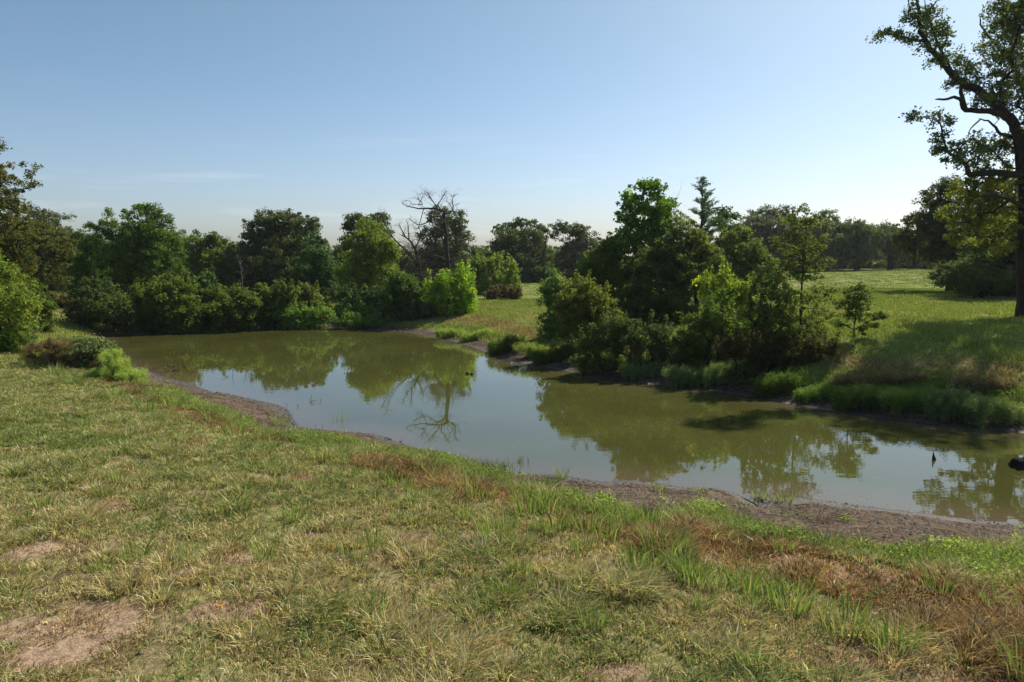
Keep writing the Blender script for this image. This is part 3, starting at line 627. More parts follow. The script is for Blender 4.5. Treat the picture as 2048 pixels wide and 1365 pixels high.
P('pecan_tree', 'tall bright green tree with an open branching top above the left shore bushes', 'tree', 56, 262,
  [(186, 455, 24, 13, .55, 0), (214, 424, 14, 14, .35, 0), (262, 430, 26, 14, .5), (298, 418, 34, 13, .7), (318, 440, 28, 20, .8), (240, 462, 42, 26), (300, 470, 48, 28), (345, 500, 26, 32, .9), (190, 490, 30, 28, .7), (255, 510, 62, 36), (320, 530, 45, 45), (185, 540, 45, 38), (260, 565, 70, 42), (180, 590, 48, 38)], MID, tr=.26, group=G1, leaf=.12)
P('willow_tree', 'soft olive tree right of the tall bright tree and left of the big oak', 'tree', 76, 390, [(352, 478, 24, 20, .8), (392, 490, 36, 24), (432, 488, 28, 20, .8), (380, 530, 50, 38), (430, 530, 45, 35)], OLIVE, tr=.22, group=G1)
P('ash_tree', 'low dark tree between the soft olive tree and the big oak', 'tree', 84, 455, [(455, 495, 22, 16), (450, 530, 40, 34), (440, 560, 45, 30)], DARK, tr=.22, group=G1)
P('oak_tree', 'big dark dome-shaped oak with the widest crown beyond the far shore', 'tree', 75, 556,
  [(560, 441, 52, 20, .95), (518, 455, 30, 22, .9), (610, 452, 30, 24, .9), (500, 488, 24, 24, .7), (640, 484, 15, 14, .6, 0), (560, 478, 68, 30), (495, 520, 40, 30), (605, 510, 45, 35), (462, 500, 18, 12, .6), (540, 540, 80, 42), (470, 560, 40, 40), (590, 570, 70, 40)], OAK, tr=.42, rc=.62, leaf=.16, group=G2, cov=.95, fork=.3)
P('pine_tree', 'fresh green narrow tree in front of the right side of the big oak', 'tree', 66, 632, [(632, 482, 26, 20, .8), (628, 512, 34, 26), (645, 545, 32, 30), (612, 555, 36, 30), (640, 580, 45, 30)], PINE, tr=.18, group=G2, leaf=.14)
P('dead_branched_bush', 'brownish half-bare small tree in the gap right of the fresh green one', 'tree', 84, 690, [(690, 535, 26, 26, .7), (680, 565, 30, 24, .8)], GREY, tr=.12, group=G2)
P('oak_tree', 'small dark oak far off in the sky gap right of the big oak', 'tree', 112, 678, [(676, 505, 22, 13), (668, 535, 28, 28), (700, 545, 34, 28)], DARK, tr=.3, group=G2)
P('oak_tree', 'dark oak whose top shows behind the yellow-green tree', 'tree', 74, 735, [(714, 438, 28, 13, .9), (752, 436, 26, 13, .9), (690, 449, 11, 14, .7, 0), (720, 460, 38, 20), (765, 462, 22, 26), (700, 505, 20, 20, .6), (730, 520, 60, 50)], OAK, tr=.35, rc=.6, leaf=.15, group=G2)
P('elm_tree', 'yellow-green rounded tree left of the tall dead tree', 'tree', 62, 742, [(738, 456, 30, 20), (725, 482, 38, 26), (765, 490, 36, 30), (790, 505, 14, 20, .7), (740, 520, 52, 30), (715, 555, 42, 34), (765, 560, 45, 36), (730, 590, 60, 26)], [(0.168, 0.225, 0.039), (0.224, 0.262, 0.046), (0.146, 0.165, 0.033)], tr=.22, group=G2)
P('oak_tree', 'grey-leaved oak right behind the tall dead tree', 'tree', 70, 900, [(880, 432, 30, 20, .8), (915, 436, 24, 20, .7), (900, 465, 38, 26), (860, 475, 26, 22, .8), (930, 480, 18, 22, .7), (890, 515, 55, 34), (850, 550, 45, 40), (930, 545, 30, 40)], GREY, tr=.3, rc=.55, leaf=.15, group=G2, cov=.85)
P('oak_tree', 'low distant tree top showing right of the grey-leaved oak', 'tree', 122, 958, [(952, 505, 24, 14), (950, 535, 34, 26)], DARK, tr=.3, group=G2)
P('oak_tree', 'wide brown-green oak behind the bright willow bush in the meadow', 'tree', 100, 1032, [(1018, 478, 34, 24), (1060, 478, 28, 24), (1000, 505, 30, 30), (1045, 515, 52, 34), (1020, 545, 52, 26), (1075, 550, 34, 22)], OAK, tr=.4, rc=.75, leaf=.2, group=G2)
P('pine_tree', 'bright dark-green round tree top poking over the wide brown-green oak', 'tree', 108, 1030, [(1035, 447, 24, 11, .9), (1012, 458, 24, 12, .9), (1035, 480, 30, 20)], PINE, tr=.3, group=G2, rc=.7)
P('oak_tree', 'open airy little oak between the two wide oaks of the meadow', 'tree', 106, 1088, [(1066, 446, 11, 11, .8, 0), (1086, 458, 16, 15, .7), (1080, 480, 18, 20), (1085, 540, 20, 22)], OAK, tr=.25, rc=.6, group=G2)
P('oak_tree', 'wide dark oak right of the little sky window in the meadow', 'tree', 104, 1150, [(1122, 456, 20, 14, .9), (1150, 458, 26, 14, .9), (1108, 468, 12, 12, .8, 0), (1158, 480, 34, 20), (1150, 512, 48, 26), (1135, 545, 42, 24), (1180, 545, 30, 24)], OAK, tr=.4, rc=.7, leaf=.2, group=G2)
P('oak_tree', 'dark tree half hidden by the left side of the right bank thicket', 'tree', 108, 1200, [(1196, 488, 20, 16), (1200, 525, 32, 34), (1190, 555, 30, 20)], DARK, tr=.35, rc=.75, group=G2)
P('oak_tree', 'dark tree low behind the broken dead tree', 'tree', 82, 800, [(800, 520, 34, 24), (822, 555, 40, 28), (785, 550, 30, 30)], DARK, tr=.25, group=G2)
# thicket on the right bank
P('mulberry_tree', 'tallest bright green tree of the thicket on the right bank', 'tree', 40, 1300,
  [(1298, 368, 14, 10, .7, 0), (1312, 375, 26, 16, .8), (1278, 372, 20, 12, .7), (1262, 402, 24, 20, .9), (1300, 405, 42, 24), (1335, 415, 20, 22, .8), (1250, 430, 20, 22, .8), (1290, 440, 46, 26), (1325, 450, 30, 26), (1270, 475, 50, 28), (1325, 490, 34, 28)], [(0.127, 0.225, 0.033), (0.182, 0.285, 0.039), (0.091, 0.150, 0.026)], tr=.16, rc=.32, leaf=.105, group=G3, asp=.65, fork=.5)
P('elm_tree', 'spreading green elm leaning left out of the thicket', 'tree', 38, 1262, [(1275, 490, 28, 26, .9), (1225, 500, 32, 26), (1200, 530, 40, 30), (1250, 535, 46, 36), (1175, 560, 38, 22, .9), (1220, 575, 44, 26)], MID, tr=.15, rc=.34, leaf=.09, group=G3, cov=.9)
P('elm_tree', 'dense dark tree in the middle of the thicket', 'tree', 36, 1330, [(1340, 500, 44, 32), (1300, 535, 56, 36), (1360, 545, 50, 40), (1320, 590, 70, 44), (1280, 620, 60, 46), (1350, 640, 60, 46), (1240, 640, 40, 40)], DARK, tr=.18, rc=.36, leaf=.085, group=G3, fill=1.1)
P('hackberry_tree', 'olive vine-hung tree on the right shoulder of the thicket', 'tree', 37, 1392, [(1375, 462, 30, 26, .8), (1350, 450, 18, 20, .7), (1395, 490, 36, 28), (1420, 520, 32, 28), (1380, 530, 40, 34), (1410, 560, 40, 34)], [(0.155, 0.173, 0.046), (0.168, 0.217, 0.058), (0.118, 0.135, 0.036)], tr=.15, rc=.32, leaf=.08, group=G3, cov=.9)
P('elderberry_bush', 'pale blue-green pointed bush at the left end of the thicket', 'bush', 36, 1110, [(1110, 565, 22, 18, .8), (1090, 580, 15, 12, .7), (1105, 600, 32, 24), (1130, 620, 30, 28), (1110, 640, 34, 22, .8)], [(0.137, 0.225, 0.065), (0.200, 0.270, 0.078), (0.164, 0.225, 0.039)], tr=.05, rc=.3, leaf=.085, group=B2, stems=3, shoots=50, slen=.6, part=('stem', 'leaves'))
P('mulberry_bush', 'green leaning bush between the pale pointed bush and the dark thicket', 'bush', 35, 1165, [(1160, 580, 38, 26, .9), (1150, 615, 46, 34), (1190, 610, 44, 40), (1160, 655, 50, 32), (1210, 650, 40, 40)], [(0.155, 0.180, 0.039), (0.209, 0.225, 0.046), (0.109, 0.135, 0.033)], tr=.07, rc=.32, leaf=.085, group=B2, stems=3, shoots=50, slen=.6, part=('stem', 'leaves'))
P('cedar_bush', 'dark low bush at the water foot of the thicket', 'bush', 33, 1300, [(1230, 670, 50, 34), (1290, 680, 55, 32), (1350, 690, 55, 30), (1180, 690, 40, 22)], DARK, tr=.06, rc=.32, leaf=.07, group=B2, stems=4, shoots=50, slen=.6, part=('stem', 'leaves'))
P('sumac_bush', 'yellow-green sunlit bush right of the dark thicket', 'bush', 35.5, 1445, [(1432, 558, 44, 16, .6), (1478, 578, 38, 20, .6), (1445, 600, 50, 28, .7), (1488, 625, 36, 30, .6), (1440, 640, 46, 30, .6), (1500, 600, 24, 24, .5)], YELG, tr=.06, rc=.3, leaf=.08, group=B2, stems=4, shoots=50, slen=.6, part=('stem', 'leaves'))
P('privet_bush', 'shaded green bush under the yellow-green one', 'bush', 32.5, 1430, [(1420, 640, 40, 32), (1400, 670, 48, 28), (1455, 665, 40, 30), (1480, 690, 45, 24)], MID, tr=.06, rc=.3, leaf=.07, group=B2, stems=4, cov=.65, shoots=50, slen=.6, part=('stem', 'leaves'))
P('privet_bush', 'olive twiggy bush behind the slim tree on the right bank', 'bush', 31, 1540, [(1535, 575, 40, 30, .7), (1570, 600, 36, 30, .6), (1520, 625, 50, 36, .8), (1560, 650, 46, 34, .8), (1525, 675, 44, 30), (1590, 680, 40, 30, .8)], [(0.119, 0.158, 0.039), (0.168, 0.210, 0.065), (0.084, 0.112, 0.033)], tr=.05, rc=.28, leaf=.065, group=B2, stems=4, shoots=50, slen=.6, part=('stem', 'leaves'), cov=.5)
P('privet_bush', 'dark reddish bramble at the foot of the slim tree', 'bush', 29, 1520, [(1480, 700, 46, 20), (1540, 705, 50, 22), (1610, 705, 46, 24, .8), (1660, 700, 24, 20, .5)], [(0.077, 0.075, 0.026), (0.126, 0.075, 0.039), (0.082, 0.090, 0.026)], tr=.03, rc=.25, leaf=.055, group=B2, stems=6, shoots=50, slen=.6, part=('stem', 'leaves'))
P('ash_tree', 'slim young tree with a straight thin trunk beside the yellow-green bush', 'tree', 28, 1604,
  [(1602, 420, 16, 12, .5, 0), (1590, 442, 28, 18, .6), (1622, 450, 22, 18, .6), (1580, 478, 36, 22, .6), (1625, 488, 32, 22, .6), (1598, 515, 50, 24, .6), (1642, 525, 24, 18, .5), (1570, 545, 34, 20, .5), (1620, 548, 34, 18, .5), (1640, 585, 30, 20, .6), (1568, 590, 40, 20, .65), (1605, 605, 34, 18, .5), (1645, 625, 28, 18, .6), (1560, 630, 40, 22, .7), (1620, 645, 36, 22, .65), (1580, 670, 36, 22, .7), (1640, 675, 24, 16, .6)], [(0.137, 0.150, 0.036), (0.154, 0.195, 0.046), (0.084, 0.112, 0.029)], tr=.07, tip=.18, rc=.27, leaf=.075, group=G3, fork=.92, fill=.55, depth=.5, lean=.15)
P('ash_sapling', 'small sparse sapling standing alone in the grass right of the slim tree', 'tree', 27, 1712,
  [(1704, 585, 20, 16, .6), (1730, 580, 14, 18, .6, 0), (1694, 606, 20, 18, .6), (1724, 606, 22, 20, .6), (1708, 628, 22, 16, .5), (1682, 648, 12, 8, .7, 0), (1752, 632, 20, 9, .7, 0), (1738, 648, 16, 8, .5, 0), (1716, 662, 18, 14, .4)], [(.12, .17, .045), (.165, .21, .055), (.09, .13, .035)], tr=.03, tip=.3, rc=.22, leaf=.065, group=G3, fork=.8, fill=.8, depth=.4, lean=.3)
P('oak_tree', 'olive spreading tree in the shade behind the slim tree', 'tree', 52, 1490, [(1470, 470, 34, 20, .8), (1490, 500, 46, 26), (1450, 530, 36, 30), (1510, 535, 50, 30), (1480, 560, 50, 26), (1540, 560, 30, 20)], OLIVE, tr=.2, rc=.45, group=G3)
P('cedar_tree', 'dark flat-topped tree just right of the pointed cedar', 'tree', 62, 1462, [(1458, 428, 26, 14), (1445, 450, 26, 18, .8), (1470, 465, 24, 20, .8), (1455, 500, 40, 34)], PINE, tr=.2, group=G4, rc=.5)
# field's back row, right
P('oak_tree', 'greyish oak with a rounded top in the back row left of the slim tree', 'tree', 118, 1530, [(1530, 430, 32, 16), (1508, 448, 30, 20), (1548, 455, 36, 24), (1525, 490, 48, 32), (1500, 520, 40, 20)], GREY, tr=.4, rc=.8, leaf=.21, group=G4)
P('oak_tree', 'oak of the back row directly behind the slim tree', 'tree', 122, 1575, [(1572, 428, 20, 16, .8), (1590, 455, 30, 24), (1575, 490, 45, 34), (1600, 515, 40, 18)], OAK, tr=.4, rc=.8, leaf=.21, group=G4)
P('poplar_tree', 'pale feathery tree of the back row right of the slim tree', 'tree', 112, 1650, [(1652, 432, 22, 14, .8), (1640, 455, 26, 20, .8), (1668, 455, 20, 20, .8), (1650, 488, 40, 30), (1640, 518, 36, 18)], [(0.155, 0.173, 0.065), (0.154, 0.203, 0.078), (0.127, 0.135, 0.052)], tr=.3, rc=.7, leaf=.19, group=G4)
P('oak_tree', 'broad dark oak of the back row right of the pale feathery tree', 'tree', 112, 1710, [(1712, 455, 38, 16), (1690, 478, 32, 24), (1735, 478, 34, 24), (1705, 508, 50, 26)], DARK, tr=.45, rc=.8, leaf=.2, group=G4)
P('oak_tree', 'rounded olive oak at the right end of the back row', 'tree', 116, 1775, [(1772, 458, 30, 14), (1800, 470, 26, 18), (1760, 485, 34, 26), (1795, 505, 40, 26)], OAK, tr=.45, rc=.8, leaf=.2, group=G4)
P('oak_tree', 'dark oak hanging low over the field left of the largest trunk', 'tree', 58, 1900, [(1900, 372, 30, 22, .8), (1880, 400, 36, 26), (1840, 445, 34, 22, .8), (1815, 478, 34, 22, .8), (1870, 450, 46, 36), (1860, 495, 50, 30), (1930, 440, 50, 50), (1920, 500, 60, 36)], [(0.073, 0.083, 0.026), (0.084, 0.105, 0.034), (0.105, 0.112, 0.039)], tr=.4, rc=.5, leaf=.125, group=G4, fork=.35)
P('oak_tree', 'deep shaded tree behind the largest trunk at the right edge', 'tree', 50, 2010, [(2010, 400, 60, 50), (1985, 470, 60, 45), (2050, 480, 60, 60), (1960, 535, 60, 30), (2040, 550, 60, 30), (1900, 550, 40, 20, .9), (1950, 575, 60, 16), (2030, 580, 60, 18)], DARK, tr=.4, rc=.5, leaf=.12, group=G4)  # low dark lobes added to stand for the shade mass down to the ground
P('yaupon_bush', 'dark low shrubs at the field edge under the hanging oak', 'bush', 50, 1960, [(1900, 562, 36, 14), (1960, 560, 60, 26), (2030, 565, 50, 30), (2100, 560, 60, 40)], DARK, tr=.06, rc=.4, leaf=.1, group=B2, stems=5, part=('stem', 'leaves'))
# far left shore bushes
def bush(label, Y, base, lobes, pal, name='shore_bush', group=B1, **k):
    k.setdefault('tr', .06); k.setdefault('stems', 4); k.setdefault('fork', .3); k.setdefault('part', ('stem', 'leaves')); k.setdefault('fill', 1.1); k.setdefault('shoots', 45); k.setdefault('slen', .55)
    return P(name, label, 'bush', Y, base, lobes, pal, group=group, **k)
bush('bush at the left end of the far shore, very dark with shade put into its leaves', 51, 195, [(190, 590, 44, 28), (170, 620, 38, 24), (225, 620, 50, 30), (210, 645, 60, 14)], DARK)  # dark leaf palette carries the shade under the left trees
bush('tall olive bush with a peaked top beside the very dark one', 50, 345, [(345, 568, 36, 20), (365, 590, 40, 28), (330, 600, 44, 30), (290, 600, 30, 26), (310, 635, 55, 22), (370, 630, 45, 26)], OLIVE)
bush('blue-green small bush wedged between the two broad olive bushes', 52, 410, [(408, 562, 24, 12, .9), (400, 585, 26, 22), (425, 590, 22, 20)], [(0.100, 0.150, 0.058), (0.146, 0.188, 0.072), (0.091, 0.120, 0.039)])
bush('broad domed olive bush in the middle of the far shore', 49.5, 460, [(450, 592, 46, 20), (490, 605, 30, 24), (420, 612, 30, 26), (455, 625, 58, 26), (440, 642, 50, 14)], OLIVE, rc=.4)
bush('twin-topped olive bush right of the broad domed one', 50, 560, [(535, 588, 28, 18), (575, 590, 28, 20), (550, 612, 44, 24), (520, 630, 30, 22)], OLIVE, rc=.4)
bush('rounded bush with a sunlit right side above the bright weeds', 50.5, 612, [(605, 585, 22, 18), (625, 600, 22, 20), (600, 615, 36, 22), (635, 618, 22, 20)], [(0.182, 0.195, 0.046), (0.182, 0.225, 0.052), (0.127, 0.150, 0.039)], rc=.4)
bush('bright green weedy mound at the waterline below the rounded bush', 48.6, 600, [(580, 628, 40, 13), (625, 628, 38, 14), (555, 640, 40, 10), (600, 645, 46, 8), (650, 625, 16, 12)], WEED, name='weed_mound', tr=.02, leaf=.09, rc=.3)
bush('dark leafy sapling rising left of the bright willow bush', 53, 800, [(800, 565, 22, 22), (785, 595, 32, 24), (820, 590, 28, 28), (800, 620, 42, 22)], [(0.091, 0.150, 0.033), (0.127, 0.188, 0.039), (0.073, 0.105, 0.026)])
WIL = dict(name='willow_bush', group='bright willow bushes in the meadow', asp=.28, leaf=.16, rc=.38, stems=7, squash=1.3, upw=.1, shoots=60, slen=1.0, cov=.8)
bush('yellow-tinted willow bush nearest the water, left of its twin', 51, 893, [(862, 578, 20, 18), (890, 570, 26, 22), (925, 562, 22, 24), (905, 590, 44, 26), (868, 605, 30, 22), (935, 600, 20, 26), (900, 618, 44, 12)], [(0.237, 0.375, 0.039), (0.400, 0.450, 0.046), (0.164, 0.285, 0.033)], **WIL)
bush('bright green willow bush farther out in the meadow, right of its twin', 70, 992, [(955, 535, 16, 18), (985, 532, 22, 16), (1020, 542, 18, 18), (960, 562, 20, 24), (995, 562, 34, 26), (1025, 568, 16, 18)], LIME, **{**WIL, 'leaf': .2, 'rc': .5})
bush('brown dry bramble under the farther willow bush', 69, 1005, [(1000, 590, 34, 9), (1025, 588, 20, 8)], [(0.126, 0.090, 0.046), (0.182, 0.135, 0.065), (0.084, 0.075, 0.033)], name='bramble', group=None, tr=.03)
bush('low dark bramble in the hollow at the head of the pond', 58, 720, [(690, 592, 34, 14), (735, 598, 40, 18), (770, 610, 40, 16), (700, 612, 30, 10)], DARK, name='bramble', tr=.04)
bush('pale green mound of weeds right of the small sandy wash', 50.5, 700, [(700, 612, 24, 10), (680, 628, 28, 8), (720, 625, 30, 10)], WEED, name='weed_mound', tr=.02)
bush('grey-brown bramble below the yellow-tinted willow bush', 50.5, 830, [(780, 625, 34, 12), (830, 622, 40, 13), (880, 628, 36, 10), (800, 636, 50, 6)], GREY, name='bramble', tr=.03)
bush('feathery green mound at the waterline right of the sandy wash', 47.5, 730, [(690, 645, 34, 8), (735, 645, 38, 8), (775, 648, 26, 6)], WEED, name='weed_mound', tr=.02, leaf=.08, rc=.3)
# left edge
P('wild_grape_bush', 'bright yellow-green bush at the left edge of the picture', 'bush', 29, 8, [(0, 560, 40, 36), (30, 600, 42, 34), (-30, 620, 60, 60), (55, 620, 26, 28, .8), (20, 650, 44, 34), (-20, 690, 60, 30), (45, 665, 26, 20, .7)], [(.18, .25, .045), (.29, .31, .06), (.12, .17, .035)], tr=.08, rc=.26, leaf=.07, stems=5, shoots=60, slen=.6, cov=.8, part=('stem', 'leaves'), group='bushes on the near left bank')
P('shade_bush', 'deep green leafy bush behind the bright yellow-green edge bush', 'bush', 38, 60, [(60, 585, 34, 26), (20, 550, 44, 28), (85, 612, 20, 20)], MID, tr=.07, rc=.32, stems=4, part=('stem', 'leaves'), group='bushes on the near left bank')
P('dry_brush', 'brown dry brush before the left woods by the sandy patch', 'bush', 60, 110, [(105, 600, 40, 14), (140, 605, 34, 12), (75, 600, 30, 14)], [(0.154, 0.135, 0.058), (0.196, 0.180, 0.078), (0.112, 0.120, 0.046)], tr=.04, stems=5, part=('stem', 'leaves'))
P('vine_mound', 'dark green vine mound over a brush heap on the near left bank', 'bush', 25.5, 175, [(145, 684, 40, 10), (180, 688, 34, 14), (200, 697, 22, 16), (175, 703, 40, 12)], PALEW, dmax=.8, tr=.04, rc=.17, leaf=.05, stems=4, part=('stem', 'leaves'), group='bushes on the near left bank')
P('brush_heap', 'brown dead brush heap left of the vine mound', 'brush', 25, 115, [(70, 697, 34, 14, .6), (112, 690, 36, 14, .7), (130, 712, 46, 14), (80, 715, 40, 10), (185, 726, 46, 8)], [(0.196, 0.135, 0.065), (0.280, 0.210, 0.111), (0.112, 0.083, 0.046)], tr=.04, rc=.2, leaf=.04, asp=.12, dmax=1.0, stems=16, part=('stick', 'twigs'), group='bushes on the near left bank', bark_=M_DEAD)
P('weed_mound', 'pale feathery green weed mound at the water right of the vine mound', 'weeds', 23.5, 225, [(222, 712, 16, 10), (236, 728, 24, 10), (224, 742, 32, 10), (262, 750, 28, 7), (200, 748, 24, 7)], [(0.364, 0.405, 0.104), (0.364, 0.480, 0.143), (0.273, 0.330, 0.078)], tr=.008, rc=.13, leaf=.06, asp=.09, squash=1.5, upw=-.3, dmax=.6, stems=6, part=('stem', 'leaves'), group='weed mounds')
# weed mounds along the right bank
def wm(label, Y, cx, cy, rx, ry, pal=WEED, **k):
    n = max(2, int(rx / ry / 1.1)); lb = [(cx + rx * (2 * (i + .5) / n - 1) * .8, cy + rng.uniform(-.2, .2) * ry, rx / n * 1.5, ry * rng.uniform(.8, 1.1)) for i in range(n)]
    gg = ground(cx, cy + ry); Y = gg[1] + .3; ry *= .85
    for _ in range(30):
        if shore(np.array([(cx - 1024) / FP * Y * 1.0]), np.array([Y]))[0][0] > 1.85: break
        Y += .12
    lb = [(l[0], cy + ry * .25 + rng.uniform(-.35, .35) * ry, l[2] * rng.uniform(.7, 1.2), l[3] * rng.uniform(.55, .95)) for l in lb]
    kk = dict(tr=.012, rc=.15, leaf=.05, asp=.14, squash=1.6, stems=7, part=('stem', 'leaves'), group='weed mounds', depth=.2, dmax=.45, upw=-.2, fill=.8); kk.update(k)
    return P('weed_mound', label, 'weeds', Y, cx, lb, pal, **kk)
wm('yellowish tuft of bank grass opposite the dead tree', 37.5, 960, 668, 38, 13, [(0.309, 0.375, 0.091), (0.400, 0.435, 0.130), (0.237, 0.300, 0.065)])
wm('small pale tuft of bank grass left of the yellowish tuft', 40, 900, 662, 32, 10, [(0.309, 0.375, 0.091), (0.400, 0.435, 0.130), (0.237, 0.300, 0.065)])
wm('dark round weed mound left of the pale streak on the right bank', 33, 1010, 684, 34, 18, MID)
wm('pale streak of bank grass between two dark mounds', 31.5, 1066, 696, 34, 14, [(0.273, 0.330, 0.078), (0.346, 0.375, 0.117), (0.218, 0.270, 0.065)])
wm('dark low mound below the pale pointed bush', 30, 1120, 706, 50, 20, MID)
wm('shaded weed mound below the dark low water-foot bush', 28.5, 1190, 722, 46, 16, [(.22, .28, .10), (.29, .33, .15), (.15, .20, .07)])
wm('fringed pale weed mound left of the middle of the right bank', 27, 1290, 738, 60, 18, [(.22, .28, .10), (.29, .33, .15), (.15, .20, .07)])
wm('fringed pale weed mound in the middle of the right bank', 26, 1380, 746, 50, 20, [(.22, .28, .10), (.29, .33, .15), (.15, .20, .07)])
wm('fringed grey-green weed mound below the dark reddish bramble', 25.5, 1460, 745, 55, 24, [(.22, .28, .10), (.29, .33, .15), (.15, .20, .07)])
wm('dark leafy mound right of the fringed grey-green mound', 25, 1560, 755, 50, 24, MID)
wm('low green mound below the lone sapling', 23.8, 1640, 782, 44, 18, WEED)
wm('shaded mound right of the low green mound', 23.6, 1730, 790, 52, 22, [(0.127, 0.180, 0.039), (0.182, 0.225, 0.052), (0.109, 0.135, 0.039)])
wm('bright topped mound third from the right end of the bank', 23.2, 1810, 795, 52, 22, WEED)
wm('grey-green mound second from the right end of the bank', 22.6, 1905, 802, 54, 28, [(.22, .28, .10), (.29, .33, .15), (.15, .20, .07)])
wm('pale feathery mound at the right end of the bank', 21.8, 2000, 815, 60, 26, [(.22, .28, .10), (.29, .33, .15), (.15, .20, .07)])
wm('tawny clump of dry grass behind the bright topped mound', 25.5, 1800, 752, 55, 8, [(0.280, 0.210, 0.104), (0.392, 0.300, 0.156), (0.168, 0.120, 0.065)], leaf=.07, asp=.12, squash=1.3)
wm('tawny clump of dry grass left of the lone sapling foot', 26, 1700, 758, 40, 8, [(0.280, 0.210, 0.104), (0.392, 0.300, 0.156), (0.168, 0.120, 0.065)], leaf=.07, asp=.12, squash=1.3)
wm('dark dry bramble at the right edge behind the mounds', 24.5, 1960, 765, 70, 10, [(.20, .15, .09), (.27, .20, .12), (.13, .11, .05)], leaf=.06)

# ------------------------------------------------------------------ far woods: shared-mesh copies closing every view
def under_row():
    c = [P('far_bush', 'dark undergrowth bush at the foot of the distant woods', 'bush', 120, 1024, [(1000, 545, 26, 14), (1040, 548, 26, 13), (1020, 538, 20, 10), (1060, 552, 16, 9), (985, 552, 16, 9)], pal, tr=.08, stems=3, leaf=.24, rc=.7, part=('stem', 'leaves'), group='undergrowth at the foot of the distant woods') for pal in (DARK, OLIVE)]
    i = 0
    for X_ in np.arange(-130, 130, 4.2):
        yy = 92 + 12 * vn(np.array([X_]), np.array([0.]), 20, 8)[0] + (26 if X_ > 38 else 0) - (14 if X_ < -20 else 0); yy += rng.uniform(-3, 3)
        if 5 < X_ < 38 and yy < 105: yy = 112
        root = c[i % 2]
        if i > 1:
            r2 = root.copy(); COL.objects.link(r2)
            for ch in root.children: c2 = ch.copy(); COL.objects.link(c2); c2.parent = r2
            root = r2
        zone = 'left of the dead tree' if X_ < -8 else ('between the dead tree and the cedar' if X_ < 35 else 'right of the cedar')
        root['label'] = ('dark', 'olive')[i % 2] + ' undergrowth bush below the distant woods ' + zone; root['group'] = ('dark', 'olive')[i % 2] + ' undergrowth ' + zone
        s = rng.uniform(.7, 1.3); root.location = (X_, yy, gz(X_, yy) - .3); root.scale = (s, s, s); root.rotation_euler = (0, 0, rng.uniform(0, 6.28)); i += 1
under_row()
def far_row():
    protos = []
    for k, pal in enumerate((OAK, DARK, OLIVE)):
        c = at(1024, 520, 150); lob = [(1024 + rng.uniform(-32, 32), 480 + 9 * i_ + rng.uniform(-5, 5), rng.uniform(26, 36), rng.uniform(15, 22)) for i_ in range(7)]
        protos.append(P('far_tree', 'dark tree in the distant woods behind the pond and field', 'tree', 150, 1024, lob, pal, tr=.4, rc=1.0, leaf=.28, group='distant trees closing the woods'))
    used = [False] * 3
    spots = []
    for X_ in np.arange(-175, 185, 7.0):
        yy = 135 + 22 * vn(np.array([X_]), np.array([0.]), 30, 5)[0]
        if X_ / yy > .35: yy += 14
        spots.append((X_ + rng.uniform(-3, 3), yy + rng.uniform(-5, 5)))
    for X_ in np.arange(-130, -30, 8.0): spots.append((X_ + rng.uniform(-3, 3), 95 + rng.uniform(-8, 8)))
    for i, (X_, yy) in enumerate(spots):
        k = i % 3; s = rng.uniform(.55, .9) * (1.0 if X_ < 45 else 1.2)
        root = protos[k]
        if used[k]:
            r2 = root.copy(); COL.objects.link(r2)
            for ch in root.children:
                c2 = ch.copy(); COL.objects.link(c2); c2.parent = r2
            root = r2
        used[k] = True
        zone = 'left of the dead tree' if X_ < -8 else ('between the dead tree and the cedar' if X_ < 40 else 'right of the cedar')
        root['label'] = ('brown-green', 'dark green', 'olive')[k] + ' tree in the distant woods ' + zone; root['group'] = ('brown-green', 'dark green', 'olive')[k] + ' distant trees ' + zone
        root.location = (X_, yy, gz(X_, yy) - .2); root.rotation_euler = (0, 0, rng.uniform(0, 6.28)); root.scale = (s, s, s)
far_row()

# ------------------------------------------------------------------ pointed cedar
def cedar(px, Y, top, basepy, label, width=42):
    k = Y / FP; t = at(px, top, Y); bz = gz(t[0], Y); foot = np.array([t[0], Y, bz]); H = t[2] - bz
    root = bpy.data.objects.new('cedar_tree', None); COL.objects.link(root); root.location = foot; tag(root, label, 'tree', 'cedars on the right')
    s = Skel(); main = s.chain([foot - [0, 0, .3], foot + [0, 0, H * .5], foot + [0.05, 0, H]], .16, .012, sub=12)
    cents, el = [], []
    for i in range(105):
        f = .34 + .64 * (i / 105); th = rng.uniform(0, 6.283); Lb = width * k * (1.02 - f) / .72 * rng.uniform(.3, 1.05) + .1
        if rng.uniform() < .12: Lb *= 1.3
        st = foot + np.array([0, 0, H * f]); d = np.array([math.cos(th), math.sin(th), rng.uniform(-.05, .55) + .25 * f])
        pts = [st, st + d * Lb * .5 + [0, 0, -.06 * Lb], st + d * Lb + [0, 0, .10 * Lb]]
        j = s.nearest(st); s.chain([s.p[j]] + pts[1:], .02, .006, parent=j, sub=2)
        for q in np.linspace(.3, 1.02, max(2, int(Lb / .17))):
            cents.append(st + d * Lb * q + [0, 0, .1 * Lb * q * q - .03] + rng.normal(size=3) * .05); el.append(d * .16)
    me = s.mesh('cedar_wood', minr=.008); o = link(me, 'trunk', M_BARK, root); o.location = -foot
    V, C = clump_leaves(np.array(cents), .16, 30, .075, PINE, .3, .3, .6, .3, np.array(el))
    link(leaf_mesh('cedar_leaves', [V - foot], [C]), 'crown', M_LEAF, root)
cedar(1406, 60, 350, 600, 'pointed dark cedar standing above the right side of the thicket', 70)

